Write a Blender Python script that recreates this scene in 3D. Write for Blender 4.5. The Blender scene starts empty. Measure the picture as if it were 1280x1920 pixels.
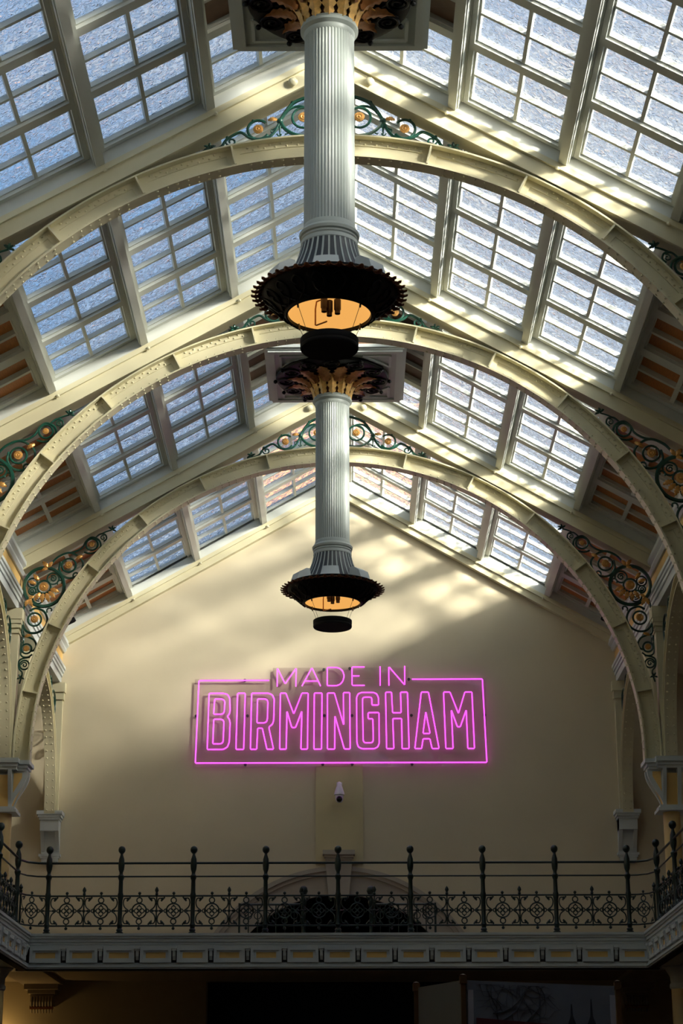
import bpy, math, random
from math import sin, cos, pi, radians, tan, sqrt
from mathutils import Vector, Matrix
random.seed(7)
scene = bpy.context.scene
COL = scene.collection

# ------------------------------------------------------------------ camera, sky, sun, exposure
cam_d = bpy.data.cameras.new('camera')
cam = bpy.data.objects.new('camera', cam_d)
COL.objects.link(cam)
cam_d.sensor_fit = 'VERTICAL'
cam_d.sensor_height = 36.0
cam_d.lens = 36.0 * 3690.5 / 1920.0
cam_d.clip_end = 500
cam.matrix_world = (Matrix.Translation((0.1473, 0, 0)) @ Matrix.Rotation(0.003, 4, 'Z')
                    @ Matrix.Rotation(pi / 2 + 0.3255, 4, 'X') @ Matrix.Rotation(-0.0022, 4, 'Z'))
scene.camera = cam

SUN_DIR = Vector((0.93, -0.62, 0.36)).normalized()      # towards the sun: low, behind the viewer's right
sun_d = bpy.data.lights.new('sun', 'SUN')
sun_d.energy = 38.0
sun_d.angle = radians(9.0)
sun_d.color = (1.0, 0.94, 0.82)
sun = bpy.data.objects.new('sun', sun_d)
COL.objects.link(sun)
sun.location = (40, -20, 40)
sun.rotation_euler = SUN_DIR.to_track_quat('Z', 'Y').to_euler()

world = bpy.data.worlds.new('sky')
scene.world = world
world.use_nodes = True
wt = world.node_tree
for n in list(wt.nodes):
    wt.nodes.remove(n)
w_out = wt.nodes.new('ShaderNodeOutputWorld')
w_bg = wt.nodes.new('ShaderNodeBackground')
w_tc = wt.nodes.new('ShaderNodeTexCoord')
w_no = wt.nodes.new('ShaderNodeTexNoise')
w_no.inputs['Scale'].default_value = 5.0
w_no.inputs['Detail'].default_value = 6.0
w_no.inputs['Distortion'].default_value = 0.6
w_rp = wt.nodes.new('ShaderNodeValToRGB')
w_rp.color_ramp.elements[0].position = 0.44
w_rp.color_ramp.elements[0].color = (0.29, 0.52, 0.86, 1)
w_rp.color_ramp.elements[1].position = 0.68
w_rp.color_ramp.elements[1].color = (0.84, 0.84, 0.82, 1)
wt.links.new(w_tc.outputs['Generated'], w_no.inputs['Vector'])
wt.links.new(w_no.outputs['Fac'], w_rp.inputs['Fac'])
wt.links.new(w_rp.outputs['Color'], w_bg.inputs['Color'])
w_bg.inputs['Strength'].default_value = 0.98
wt.links.new(w_bg.outputs['Background'], w_out.inputs['Surface'])

scene.view_settings.view_transform = 'Standard'
scene.view_settings.look = 'None'
scene.view_settings.exposure = 0.0
scene.view_settings.gamma = 1.0
scene.view_settings.use_curve_mapping = False

warm_d = bpy.data.lights.new('under_gallery_lamp', 'POINT')     # wall lamp just below the frame
warm_d.energy = 7.0
warm_d.color = (1.0, 0.62, 0.22)
warm_d.shadow_soft_size = 0.08
warm = bpy.data.objects.new('under_gallery_lamp', warm_d)
COL.objects.link(warm)
warm.location = (-5.3, 30.88, 1.95)


# ------------------------------------------------------------------ materials
def srgb(r, g, b):
    f = lambda c: (c / 255 / 12.92) if c / 255 <= 0.04045 else ((c / 255 + 0.055) / 1.055) ** 2.4
    return (f(r), f(g), f(b), 1)


def mat(name, color, rough=0.5, metal=0.0, noise=0.0, nscale=6.0, bump=0.0, bscale=40.0, spec=0.5, stretch=None):
    m = bpy.data.materials.new(name)
    m.use_nodes = True
    nt = m.node_tree
    b = nt.nodes['Principled BSDF']
    b.inputs['Roughness'].default_value = rough
    b.inputs['Metallic'].default_value = metal
    b.inputs['Specular IOR Level'].default_value = spec
    b.inputs['Base Color'].default_value = color
    tc = None
    if noise or bump:
        tc = nt.nodes.new('ShaderNodeTexCoord')
        src = tc.outputs['Object']
        if stretch:
            mp = nt.nodes.new('ShaderNodeMapping')
            mp.inputs['Scale'].default_value = stretch
            nt.links.new(src, mp.inputs['Vector'])
            src = mp.outputs['Vector']
    if noise:
        n = nt.nodes.new('ShaderNodeTexNoise')
        n.inputs['Scale'].default_value = nscale
        n.inputs['Detail'].default_value = 5
        nt.links.new(src, n.inputs['Vector'])
        r = nt.nodes.new('ShaderNodeValToRGB')
        r.color_ramp.elements[0].position = 0.3
        r.color_ramp.elements[1].position = 0.7
        r.color_ramp.elements[0].color = tuple(c * (1 - noise) for c in color[:3]) + (1,)
        r.color_ramp.elements[1].color = tuple(min(1, c * (1 + noise * 0.5)) for c in color[:3]) + (1,)
        nt.links.new(n.outputs['Fac'], r.inputs['Fac'])
        nt.links.new(r.outputs['Color'], b.inputs['Base Color'])
    if bump:
        n2 = nt.nodes.new('ShaderNodeTexNoise')
        n2.inputs['Scale'].default_value = bscale
        nt.links.new(src, n2.inputs['Vector'])
        bp = nt.nodes.new('ShaderNodeBump')
        bp.inputs['Strength'].default_value = bump
        bp.inputs['Distance'].default_value = 0.01
        nt.links.new(n2.outputs['Fac'], bp.inputs['Height'])
        nt.links.new(bp.outputs['Normal'], b.inputs['Normal'])
    return m


def emit(name, color, strength):
    m = bpy.data.materials.new(name)
    m.use_nodes = True
    nt = m.node_tree
    b = nt.nodes['Principled BSDF']
    b.inputs['Base Color'].default_value = (0.1, 0.1, 0.1, 1)
    b.inputs['Emission Color'].default_value = color
    b.inputs['Emission Strength'].default_value = strength
    return m


def glass_mat():
    m = bpy.data.materials.new('hammered_glass')
    m.use_nodes = True
    nt = m.node_tree
    for n in list(nt.nodes):
        nt.nodes.remove(n)
    out = nt.nodes.new('ShaderNodeOutputMaterial')
    geo = nt.nodes.new('ShaderNodeNewGeometry')
    mp = nt.nodes.new('ShaderNodeMapping')
    mp.inputs['Scale'].default_value = (1.0, 1.0, 1.0)
    nt.links.new(geo.outputs['Position'], mp.inputs['Vector'])
    no = nt.nodes.new('ShaderNodeTexNoise')
    no.inputs['Scale'].default_value = 15.0
    no.inputs['Detail'].default_value = 2.0
    no.inputs['Distortion'].default_value = 1.2
    nt.links.new(mp.outputs['Vector'], no.inputs['Vector'])
    bp = nt.nodes.new('ShaderNodeBump')
    bp.inputs['Strength'].default_value = 1.0
    bp.inputs['Distance'].default_value = 0.02
    nt.links.new(no.outputs['Fac'], bp.inputs['Height'])
    tr = nt.nodes.new('ShaderNodeBsdfTransparent')
    tr.inputs['Color'].default_value = (0.97, 0.985, 1, 1)
    rf = nt.nodes.new('ShaderNodeBsdfRefraction')
    rf.inputs['IOR'].default_value = 1.28
    rf.inputs['Roughness'].default_value = 0.08
    rf.inputs['Color'].default_value = (0.95, 0.97, 1, 1)
    nt.links.new(bp.outputs['Normal'], rf.inputs['Normal'])
    tl = nt.nodes.new('ShaderNodeBsdfTranslucent')
    tl.inputs['Color'].default_value = (0.85, 0.85, 0.85, 1)
    gl = nt.nodes.new('ShaderNodeBsdfGlossy')
    gl.inputs['Roughness'].default_value = 0.15
    nt.links.new(bp.outputs['Normal'], gl.inputs['Normal'])
    rp = nt.nodes.new('ShaderNodeValToRGB')
    rp.color_ramp.elements[0].position = 0.36
    rp.color_ramp.elements[0].color = (0.06, 0.06, 0.06, 1)
    rp.color_ramp.elements[1].position = 0.64
    rp.color_ramp.elements[1].color = (0.95, 0.95, 0.95, 1)
    nt.links.new(no.outputs['Fac'], rp.inputs['Fac'])
    m1 = nt.nodes.new('ShaderNodeMixShader')      # clear / refracting ripples
    nt.links.new(rp.outputs['Color'], m1.inputs[0])
    nt.links.new(tr.outputs[0], m1.inputs[1])
    nt.links.new(rf.outputs[0], m1.inputs[2])
    m2 = nt.nodes.new('ShaderNodeMixShader')
    m2.inputs[0].default_value = 0.012
    nt.links.new(m1.outputs[0], m2.inputs[1])
    nt.links.new(tl.outputs[0], m2.inputs[2])
    m3 = nt.nodes.new('ShaderNodeMixShader')
    m3.inputs[0].default_value = 0.05
    nt.links.new(m2.outputs[0], m3.inputs[1])
    nt.links.new(gl.outputs[0], m3.inputs[2])
    nt.links.new(m3.outputs[0], out.inputs['Surface'])
    return m


def acrylic_mat():
    m = bpy.data.materials.new('clear_acrylic')
    m.use_nodes = True
    nt = m.node_tree
    for n in list(nt.nodes):
        nt.nodes.remove(n)
    out = nt.nodes.new('ShaderNodeOutputMaterial')
    tr = nt.nodes.new('ShaderNodeBsdfTransparent')
    tr.inputs['Color'].default_value = (0.93, 0.92, 0.92, 1)
    gl = nt.nodes.new('ShaderNodeBsdfGlossy')
    gl.inputs['Roughness'].default_value = 0.03
    mx = nt.nodes.new('ShaderNodeMixShader')
    mx.inputs[0].default_value = 0.05
    nt.links.new(tr.outputs[0], mx.inputs[1])
    nt.links.new(gl.outputs[0], mx.inputs[2])
    nt.links.new(mx.outputs[0], out.inputs['Surface'])
    return m


M = dict(
    cream=mat('cream_iron_paint', srgb(208, 200, 164), 0.45, noise=0.02, nscale=2),
    wall=mat('cream_plaster', srgb(206, 194, 163), 0.85, noise=0.07, nscale=0.9, bump=0.06, bscale=25),
    pilaster=mat('pale_buff_plaster', srgb(206, 192, 148), 0.85, noise=0.04, nscale=2),
    white=mat('off_white_joinery', srgb(204, 206, 196), 0.5, noise=0.03, nscale=5),
    greywhite=mat('grey_white_paint', srgb(198, 204, 200), 0.5, noise=0.015, nscale=3),
    pale=mat('pale_grey_green_paint', srgb(172, 180, 172), 0.4, noise=0.03, nscale=5),
    yellow=mat('ochre_paint', srgb(226, 186, 110), 0.6, noise=0.05, nscale=4),
    shaft=mat('buff_column_paint', srgb(220, 190, 130), 0.45, noise=0.04, nscale=3),
    wood=mat('brown_boarding', srgb(186, 118, 58), 0.5, noise=0.25, nscale=8, stretch=(12, 1, 12)),
    darkwood=mat('dark_boarding', srgb(110, 78, 52), 0.6, noise=0.25, nscale=6),
    green=mat('green_ironwork', srgb(18, 64, 50), 0.28, spec=0.6),
    rail=mat('dark_green_railing', srgb(20, 40, 34), 0.35, spec=0.5),
    gold=mat('gilding', srgb(206, 152, 82), 0.38, metal=0.5, noise=0.15, nscale=30),
    bronze=mat('aged_bronze', srgb(150, 98, 52), 0.4, metal=0.6, noise=0.3, nscale=25),
    leafgold=mat('bright_leaf_gilding', srgb(226, 178, 100), 0.4, metal=0.45, noise=0.3, nscale=22),
    brownleaf=mat('dull_bronze_leaf', srgb(112, 66, 34), 0.5, metal=0.4, noise=0.3, nscale=25),
    black=mat('black_ironwork', srgb(8, 9, 9), 0.45, spec=0.22),
    matt=mat('matt_black', srgb(14, 15, 15), 0.7, spec=0.2),
    slot=mat('dark_slot_metal', srgb(52, 56, 58), 0.6),
    bulb=mat('dark_bulb_holder', srgb(42, 16, 8), 0.4),
    amber=emit('amber_reflector', (0.88, 0.42, 0.10, 1), 1.0),
    neon=emit('pink_neon', (1.0, 0.085, 1.0, 1), 1.7),
    glass=glass_mat(),
    acrylic=acrylic_mat(),
    bracket=mat('dark_fixing', srgb(70, 66, 60), 0.5),
    plastic=mat('white_plastic', srgb(225, 222, 226), 0.35),
    lens=mat('black_lens', srgb(6, 6, 7), 0.15),
    stonegrey=mat('grey_stone', srgb(172, 162, 146), 0.8, noise=0.06, nscale=3),
    shade_dark=mat('painted_shade', srgb(34, 30, 28), 0.9),  # near-black colour stands in for shade inside openings and gaps
    floor=mat('parquet_floor', srgb(96, 70, 46), 0.5, noise=0.15, nscale=4),
    aisle=mat('aisle_stone', srgb(150, 132, 108), 0.85, noise=0.35, nscale=3.0, bump=0.2, bscale=6),
    tower=mat('pink_sandstone', srgb(196, 138, 92), 0.9, noise=0.2, nscale=1.0),
    cloth=mat('grey_fabric', srgb(158, 162, 170), 0.8, noise=0.12, nscale=3),
    clothwarm=mat('drab_fabric', srgb(150, 146, 128), 0.8, noise=0.1, nscale=3),
    red=mat('red_print', srgb(130, 54, 58), 0.8),
    ink=mat('dark_print', srgb(84, 86, 92), 0.8),
    oak=mat('oak_post', srgb(128, 88, 46), 0.5, noise=0.2, nscale=10),
    slate=mat('roof_slate', srgb(92, 94, 100), 0.8),
)

# ------------------------------------------------------------------ mesh builder
WLOC = {}


class MB:
    def __init__(s):
        s.v = []
        s.f = []

    def add(s, vs, fs):
        b = len(s.v)
        s.v += [tuple(p) for p in vs]
        s.f += [tuple(i + b for i in f) for f in fs]
        return s

    def box(s, x0, x1, y0, y1, z0, z1):
        x0, x1 = sorted((x0, x1)); y0, y1 = sorted((y0, y1)); z0, z1 = sorted((z0, z1))
        return s.add([(x0, y0, z0), (x1, y0, z0), (x1, y1, z0), (x0, y1, z0), (x0, y0, z1), (x1, y0, z1), (x1, y1, z1), (x0, y1, z1)],
                     [(3, 2, 1, 0), (4, 5, 6, 7), (0, 1, 5, 4), (1, 2, 6, 5), (2, 3, 7, 6), (3, 0, 4, 7)])

    def prism(s, pts, off):
        n = len(pts)
        off = Vector(off)
        a = [Vector(p) for p in pts]
        nrm = Vector((0, 0, 0))
        for i in range(n):
            nrm += a[i].cross(a[(i + 1) % n])
        if nrm.dot(off) > 0:
            a.reverse()
        b = [p + off for p in a]
        fs = [tuple(range(n)), tuple(range(2 * n - 1, n - 1, -1))]
        for i in range(n):
            j = (i + 1) % n
            fs.append((j, i, n + i, n + j))
        return s.add(a + b, fs)

    def tube(s, pts, r, n=6, closed=False, flat=None):
        pts = [Vector(p) for p in pts]
        m = len(pts)
        rr = r if isinstance(r, (list, tuple)) else [r] * m
        vs = []
        prev = None
        for i, p in enumerate(pts):
            if closed:
                t = pts[(i + 1) % m] - pts[i - 1]
            else:
                t = pts[min(i + 1, m - 1)] - pts[max(i - 1, 0)]
            if t.length < 1e-9:
                t = Vector((0, 0, 1))
            t.normalize()
            if prev is None:
                u = t.orthogonal().normalized()
            else:
                u = prev - t * prev.dot(t)
                u = u.normalized() if u.length > 1e-6 else t.orthogonal().normalized()
            prev = u
            w = t.cross(u)
            for k in range(n):
                a = 2 * pi * k / n
                vs.append(p + (u * cos(a) + w * sin(a)) * rr[i])
        fs = []
        for i in range(m if closed else m - 1):
            j = (i + 1) % m
            for k in range(n):
                l = (k + 1) % n
                fs.append((i * n + k, i * n + l, j * n + l, j * n + k))
        if not closed:
            fs.append(tuple(range(n - 1, -1, -1)))
            fs.append(tuple(range((m - 1) * n, m * n)))
        return s.add(vs, fs)

    def lathe(s, prof, n=32, c=(0, 0, 0), flute=None, cap=True):
        c = Vector(c)
        m = len(prof)
        vs = []
        for (r, z) in prof:
            for k in range(n):
                a = 2 * pi * k / n
                rr = max(r, 1e-4)
                if flute:
                    rr += flute(k)
                vs.append(c + Vector((rr * cos(a), rr * sin(a), z)))
        fs = []
        for i in range(m - 1):
            for k in range(n):
                l = (k + 1) % n
                fs.append((i * n + k, i * n + l, (i + 1) * n + l, (i + 1) * n + k))
        if cap:
            fs.append(tuple(range(n - 1, -1, -1)))
            fs.append(tuple(range((m - 1) * n, m * n)))
        return s.add(vs, fs)

    def ball(s, c, r, n=10, m=7):
        return s.lathe([(r * sin(pi * i / m), -r * cos(pi * i / m)) for i in range(m + 1)], n, c, cap=False)

    def map(s, fn):
        s.v = [tuple(fn(*p)) for p in s.v]
        return s

    def mesh(s, name, m, smooth=False, off=Vector((0, 0, 0))):
        me = bpy.data.meshes.new(name)
        me.from_pydata([(p[0] - off[0], p[1] - off[1], p[2] - off[2]) for p in s.v], [], s.f)
        me.materials.append(m)
        if smooth:
            me.polygons.foreach_set('use_smooth', [True] * len(me.polygons))
            me.set_sharp_from_angle(angle=radians(40))
        me.update()
        return me

    def build(s, name, m, parent=None, smooth=False):
        off = WLOC.get(parent.name, Vector((0, 0, 0))) if parent else Vector((0, 0, 0))
        o = bpy.data.objects.new(name, s.mesh(name, m, smooth, off))
        COL.objects.link(o)
        if parent:
            o.parent = parent
            WLOC[o.name] = off
        else:
            WLOC[o.name] = Vector((0, 0, 0))
        return o


def tag(o, label=None, cat=None, group=None, kind=None):
    if label: o['label'] = label
    if cat: o['category'] = cat
    if group: o['group'] = group
    if kind: o['kind'] = kind
    return o


def thing(name, loc, label, cat, group=None, kind=None):
    o = bpy.data.objects.new(name, None)
    o.empty_display_size = 0.2
    COL.objects.link(o)
    o.location = loc
    WLOC[o.name] = Vector(loc)
    return tag(o, label, cat, group, kind)


def copy_tree(o, parent=None):
    c = o.copy()
    COL.objects.link(c)
    c.parent = parent
    for ch in list(o.children):
        copy_tree(ch, c)
    return c


def circ(c, r, n=20, a0=0.0, a1=2 * pi):
    full = abs(a1 - a0 - 2 * pi) < 1e-6
    k = n if full else n + 1
    return [(c[0] + r * cos(a0 + (a1 - a0) * i / n), c[1] + r * sin(a0 + (a1 - a0) * i / n)) for i in range(k)]


def spiral(c, r0, r1, a0, a1, n=24):
    return [(c[0] + (r0 + (r1 - r0) * i / n) * cos(a0 + (a1 - a0) * i / n),
             c[1] + (r0 + (r1 - r0) * i / n) * sin(a0 + (a1 - a0) * i / n)) for i in range(n + 1)]


def crv(pts, n=6):
    out = []
    P = [Vector(p) for p in pts]
    for i in range(len(P) - 1):
        p0 = P[max(i - 1, 0)]; p1 = P[i]; p2 = P[i + 1]; p3 = P[min(i + 2, len(P) - 1)]
        for k in range(n):
            t = k / n
            out.append(0.5 * ((2 * p1) + (-p0 + p2) * t + (2 * p0 - 5 * p1 + 4 * p2 - p3) * t * t + (-p0 + 3 * p1 - 3 * p2 + p3) * t ** 3))
    out.append(P[-1])
    return [tuple(p) for p in out]


# ------------------------------------------------------------------ key dimensions (metres, eye level = 0)
FLOOR = -1.6
BAY = 4.5
AY = [17.76, 22.26, 26.76]           # planes of the three arches
AF = [y - 0.1 for y in AY]
YW = 31.16                           # face of the gable wall
XC = 4.555                           # column axis
C30, S30 = cos(radians(30)), 0.5
ZR = 10.99                           # height of the purlin undersides produced to the ridge
CZ, RO, RI = 5.5425, 4.4626, 4.22    # arch centre height and radii
ZSP = 5.40                           # springing
GFL = 3.10                           # gallery kerb top


def rp(side, s, n, y):
    return (side * (s * C30 + n * S30), y, ZR - s * S30 + n * C30)


def roof_mat(side, s, y, n=0.0):
    X = Vector((side * C30, 0, -S30)); Z = Vector((side * S30, 0, C30)); Y = Z.cross(X)
    m = Matrix.Identity(4)
    for i in range(3):
        m[i][0] = X[i]; m[i][1] = Y[i]; m[i][2] = Z[i]
    p = rp(side, s, n, y)
    m[0][3], m[1][3], m[2][3] = p
    return m


def rbox(mb, side, s0, s1, n0, n1, y0, y1):
    b = MB().box(s0, s1, y0, y1, n0, n1)
    if side < 0:
        b.f = [tuple(reversed(f)) for f in b.f]
    b.map(lambda s, y, n: rp(side, s, n, y))
    mb.add(b.v, b.f)
    return mb


# ------------------------------------------------------------------ setting: floor, walls
f = MB().box(-9, 9, -8, 40, FLOOR - 0.1, FLOOR).build('floor', M['floor'])
tag(f, 'dark wooden hall floor far below the gallery', 'floor', kind='structure')

IZ_DOOR, IR_DOOR, OR_DOOR = 2.247, 1.98, 2.365


def gable(x):
    return 11.3 - abs(x) * tan(radians(30)) if abs(x) < 4.6 else 8.0


wb = thing('wall_back', (0, YW, 3.0), 'cream plastered gable wall behind the neon sign', 'wall', kind='structure')
m = MB()
xs = sorted(set([-9, -6.5, -4.6, -4.59, 4.59, 4.6, 6.5, 9, 0] + [round(-4.5 + 0.25 * i, 3) for i in range(37)]
                + [round(IR_DOOR * sin(radians(a)), 4) for a in range(-65, 66, 5)]))
for a, b in zip(xs[:-1], xs[1:]):
    mid = (a + b) / 2

    def bot(x):
        if abs(mid) < IR_DOOR * sin(radians(65)) - 1e-3:
            return IZ_DOOR + sqrt(max(IR_DOOR ** 2 - x * x, 0))
        return 2.95
    za, zb = bot(a), bot(b)
    ga, gb = (8.0, 8.0) if abs(mid) > 4.6 else (gable(a), gable(b))
    m.prism([(a, YW, za), (b, YW, zb), (b, YW, gb), (a, YW, ga)], (0, 0.35, 0))
    if abs(mid) >= IR_DOOR * sin(radians(65)) - 1e-3:
        pass
m.build('plaster', M['wall'], wb)
# lower storey, with a wide dark opening
m = MB()
m.box(-9, -2.05, YW, YW + 0.35, FLOOR, 2.95).box(2.05, 9, YW, YW + 0.35, FLOOR, 2.95).box(-2.05, 2.05, YW, YW + 0.35, 2.88, 2.95)
m.build('lower_plaster', M['wall'], wb)
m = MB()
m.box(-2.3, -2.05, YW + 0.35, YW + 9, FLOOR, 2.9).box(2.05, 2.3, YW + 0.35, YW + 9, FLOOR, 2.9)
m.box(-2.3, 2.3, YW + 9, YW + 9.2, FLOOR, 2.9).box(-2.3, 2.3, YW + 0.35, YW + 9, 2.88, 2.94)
m.build('lower_passage', M['shade_dark'], wb)  # walls coloured dark in place of the shade under the gallery
m = MB()
m.prism([(-0.365, YW - 0.035, 4.66), (0.385, YW - 0.035, 4.66), (0.385, YW - 0.035, 6.23), (-0.365, YW - 0.035, 6.23)], (0, 0.04, 0))
tag(m.build('pilaster', M['pilaster'], wb), 'flat buff strip below the sign')

# arched doorway onto the gallery
dr = thing('door_1', (0, YW, GFL), 'dark arched doorway with pale moulded surround behind the railing', 'doorway', kind='structure')


def arc_ring(mb, r0, r1, y0, y1, z0, a0=-72, a1=72, n=36):
    P = [radians(a0 + (a1 - a0) * i / n) for i in range(n + 1)]
    for a, b in zip(P[:-1], P[1:]):
        mb.prism([(r0 * sin(a), y0, z0 + r0 * cos(a)), (r1 * sin(a), y0, z0 + r1 * cos(a)),
                  (r1 * sin(b), y0, z0 + r1 * cos(b)), (r0 * sin(b), y0, z0 + r0 * cos(b))], (0, y1 - y0, 0))
    return mb


m = MB()
arc_ring(m, IR_DOOR, 2.24, YW - 0.03, YW, IZ_DOOR, -65, 65)
arc_ring(m, 2.24, 2.30, YW - 0.07, YW, IZ_DOOR, -66, 66)
arc_ring(m, 2.30, OR_DOOR, YW - 0.11, YW, IZ_DOOR, -67, 67)
arc_ring(m, IR_DOOR - 0.04, IR_DOOR, YW - 0.05, YW + 0.05, IZ_DOOR, -65, 65)
m.build('archivolt', M['stonegrey'], dr)
m = MB().prism([(-0.155, YW - 0.15, 4.13), (0.155, YW - 0.15, 4.13), (0.215, YW - 0.15, 4.74), (-0.215, YW - 0.15, 4.74)], (0, 0.16, 0))
k = m.build('keystone', M['stonegrey'], dr)
m = MB()
for (w, z0, z1, y) in ((0.21, 4.70, 4.74, 0.17), (0.23, 4.74, 4.78, 0.20), (0.252, 4.78, 4.85, 0.24)):
    m.box(-w, w, YW - y, YW, z0, z1)
m.build('keystone_cap', M['stonegrey'], k)
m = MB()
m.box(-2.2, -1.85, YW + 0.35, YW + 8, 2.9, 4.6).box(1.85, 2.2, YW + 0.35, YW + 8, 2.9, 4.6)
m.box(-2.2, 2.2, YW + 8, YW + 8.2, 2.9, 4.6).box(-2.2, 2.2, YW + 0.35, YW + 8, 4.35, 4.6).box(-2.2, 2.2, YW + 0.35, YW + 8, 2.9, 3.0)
m.build('passage', M['shade_dark'], dr)  # darkness of the doorway is put into the wall colour

# outer walls of the side galleries, with their lean-to ceilings
LEAN = []
for nm, sd, lb in (('wall_left', -1, 'textured outer wall of the left gallery behind the columns'),
                   ('wall_right', 1, 'shaded outer wall of the right gallery behind the columns')):
    m = MB().box(sd * 7.6, sd * 7.9, -8, YW, FLOOR, 7.2)
    w = m.build(nm, M['aisle'])
    tag(w, lb, 'wall', kind='structure')
    m = MB().prism([(sd * 4.7, -8, 7.95), (sd * 7.9, -8, 7.1), (sd * 7.9, -8, 7.25), (sd * 4.7, -8, 8.1)], (0, YW + 8, 0))
    LEAN.append(m)
m = MB().box(-9, 9, -8.3, -8, FLOOR, 12)
tag(m.build('wall_front', M['wall']), 'plain end wall of the hall behind the viewer', 'wall', kind='structure')

# ------------------------------------------------------------------ cornices along both eaves
for i, sd in enumerate((-1, 1)):
    tr = thing('trim_%d' % (i + 1), (sd * 4.5, 20, 7.6), 'moulded %s eaves cornice with an ochre frieze' % ('left' if sd < 0 else 'right'), 'cornice', kind='structure')
    L = YW + 8
    prof = [(4.80, 7.58), (4.50, 7.58), (4.50, 7.70), (4.48, 7.70), (4.48, 7.75), (4.46, 7.76), (4.46, 7.80), (4.44, 7.81), (4.44, 7.86), (4.50, 7.88), (4.80, 7.88)]
    m = MB().prism([(sd * x, -8, z) for x, z in prof], (0, L, 0))
    m.build('lower_moulding', M['greywhite'], tr)
    m = MB().box(sd * 4.50, sd * 4.80, -8, YW, 7.88, 8.10)
    m.build('frieze', M['yellow'], tr)
    prof = [(4.80, 8.10), (4.47, 8.10), (4.44, 8.14), (4.44, 8.17), (4.40, 8.21), (4.40, 8.27), (4.80, 8.45)]
    m = MB().prism([(sd * x, -8, z) for x, z in prof], (0, L, 0))
    m.build('upper_moulding', M['greywhite'], tr)

# ------------------------------------------------------------------ roof: rafters, purlins, upstands, boarding
ceil = thing('ceiling', (0, 20, 11.0), 'pitched roof with cream rafters, purlins and brown boarded lower strips', 'roof', kind='structure')
for lm in LEAN:
    lm.build('lean_to', M['wall'], ceil)
TAN = tan(radians(30))


def rafter(y, d, zl, front=True, back=True):
    for sd in (-1, 1):
        m = MB()

        def band(z0, z1, y0, y1, x0=0.0, x1=4.55):
            m.prism([(sd * x0, y0, z0 - x0 * TAN), (sd * x1, y0, z0 - x1 * TAN), (sd * x1, y0, z1 - x1 * TAN), (sd * x0, y0, z1 - x0 * TAN)], (0, y1 - y0, 0))
        band(zl, 10.95, y - d, y + d)
        if zl < 10.75:
            band(zl, zl + 0.025, y - d - 0.025, y + d + 0.025)
        band(10.905, 10.95, y - d - 0.03, y + d + 0.03)
        band(10.95, 10.985, y - d - 0.015, y + d + 0.015)
        m.build('rafter', M['cream'], ceil)
        m = MB()
        for (yy, t) in ((y - d + 0.01, 0.03), (y + d - 0.04, 0.03)):
            m.prism([(0, yy, 10.98), (sd * 4.55, yy, 10.98 - 4.55 * TAN), (sd * 4.55, yy, 11.20 - 4.55 * TAN), (0, yy, 11.20)], (0, t, 0))
        m.build('upstand', M['white'], ceil)
        for xx in ((0.39, 1.17, 2.27, 3.35) if zl < 10.75 else (1.17, 2.27, 3.35)):
            m = MB()
            zc = (10.60 if xx < 0.5 else 10.90) - xx * TAN + (0.22 if xx < 0.5 else 0)
            b = MB().lathe([(0.0, 0.03), (0.025, 0.025), (0.045, 0.012), (0.05, 0.0)] if xx < 0.5 else [(0, 0.03), (0.02, 0.02), (0.022, 0)], 12, cap=False)
            b.map(lambda px, py, pz: (sd * xx + px, y - d - 0.028 - pz, zc + py))
            m.add(b.v, b.f)
            m.build('bolt_head', M['cream'], ceil, True)


for y in AY:
    rafter(y, 0.09, 10.71)
rafter(YW - 0.05, 0.05, 10.78)
for y in (13.26, 8.76, 4.26, -0.24, -4.74):
    rafter(y, 0.09, 10.71)

PUR = (1.41, 2.68, 3.945)
bays = [(AY[0] - BAY, AY[0]), (AY[0], AY[1]), (AY[1], AY[2]), (AY[2], YW + 0.06)]


def purlins(y0, y1):
    for sd in (-1, 1):
        for s in PUR:
            m = MB()
            rbox(m, sd, s - 0.045, s + 0.045, 0.0, 0.19, y0, y1)
            rbox(m, sd, s - 0.055, s + 0.055, 0.03, 0.06, y0, y1)
            rbox(m, sd, s - 0.06, s + 0.06, 0.12, 0.19, y0, y1)
            m.build('purlin', M['white'], ceil)
    m = MB()
    m.prism([(-0.05, y0, 11.06), (0.05, y0, 11.06), (0.12, y0, 11.26), (-0.12, y0, 11.26)], (0, y1 - y0, 0))
    m.build('ridge_beam', M['white'], ceil)


def sash_mesh(w, l, rl=0.065, dep=0.07, bar=0.019, bdep=0.038):
    """frame of one sash in local axes: x across the slope, y along the hall, z up"""
    m = MB()
    st = 0.055
    m.box(0, st, 0, l, -dep, 0.03).box(w - st, w, 0, l, -dep, 0.03)
    m.box(st, w - st, 0, rl, -dep, 0.03).box(st, w - st, l - rl, l, -dep, 0.03)
    m.box(st, st + 0.02, rl, l - rl, -dep * 0.5, 0.02).box(w - st - 0.02, w - st, rl, l - rl, -dep * 0.5, 0.02)
    m.box(st + 0.02, w - st - 0.02, rl, rl + 0.02, -dep * 0.5, 0.02).box(st + 0.02, w - st - 0.02, l - rl - 0.02, l - rl, -dep * 0.5, 0.02)
    m.box(w / 2 - bar, w / 2 + bar, rl + 0.02, l - rl - 0.02, -bdep - 0.005, 0.02)
    for a, b in ((st + 0.02, w / 2 - bar), (w / 2 + bar, w - st - 0.02)):
        m.box(a, b, l / 2 - bar, l / 2 + bar, -bdep, 0.02)
    return m


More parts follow.
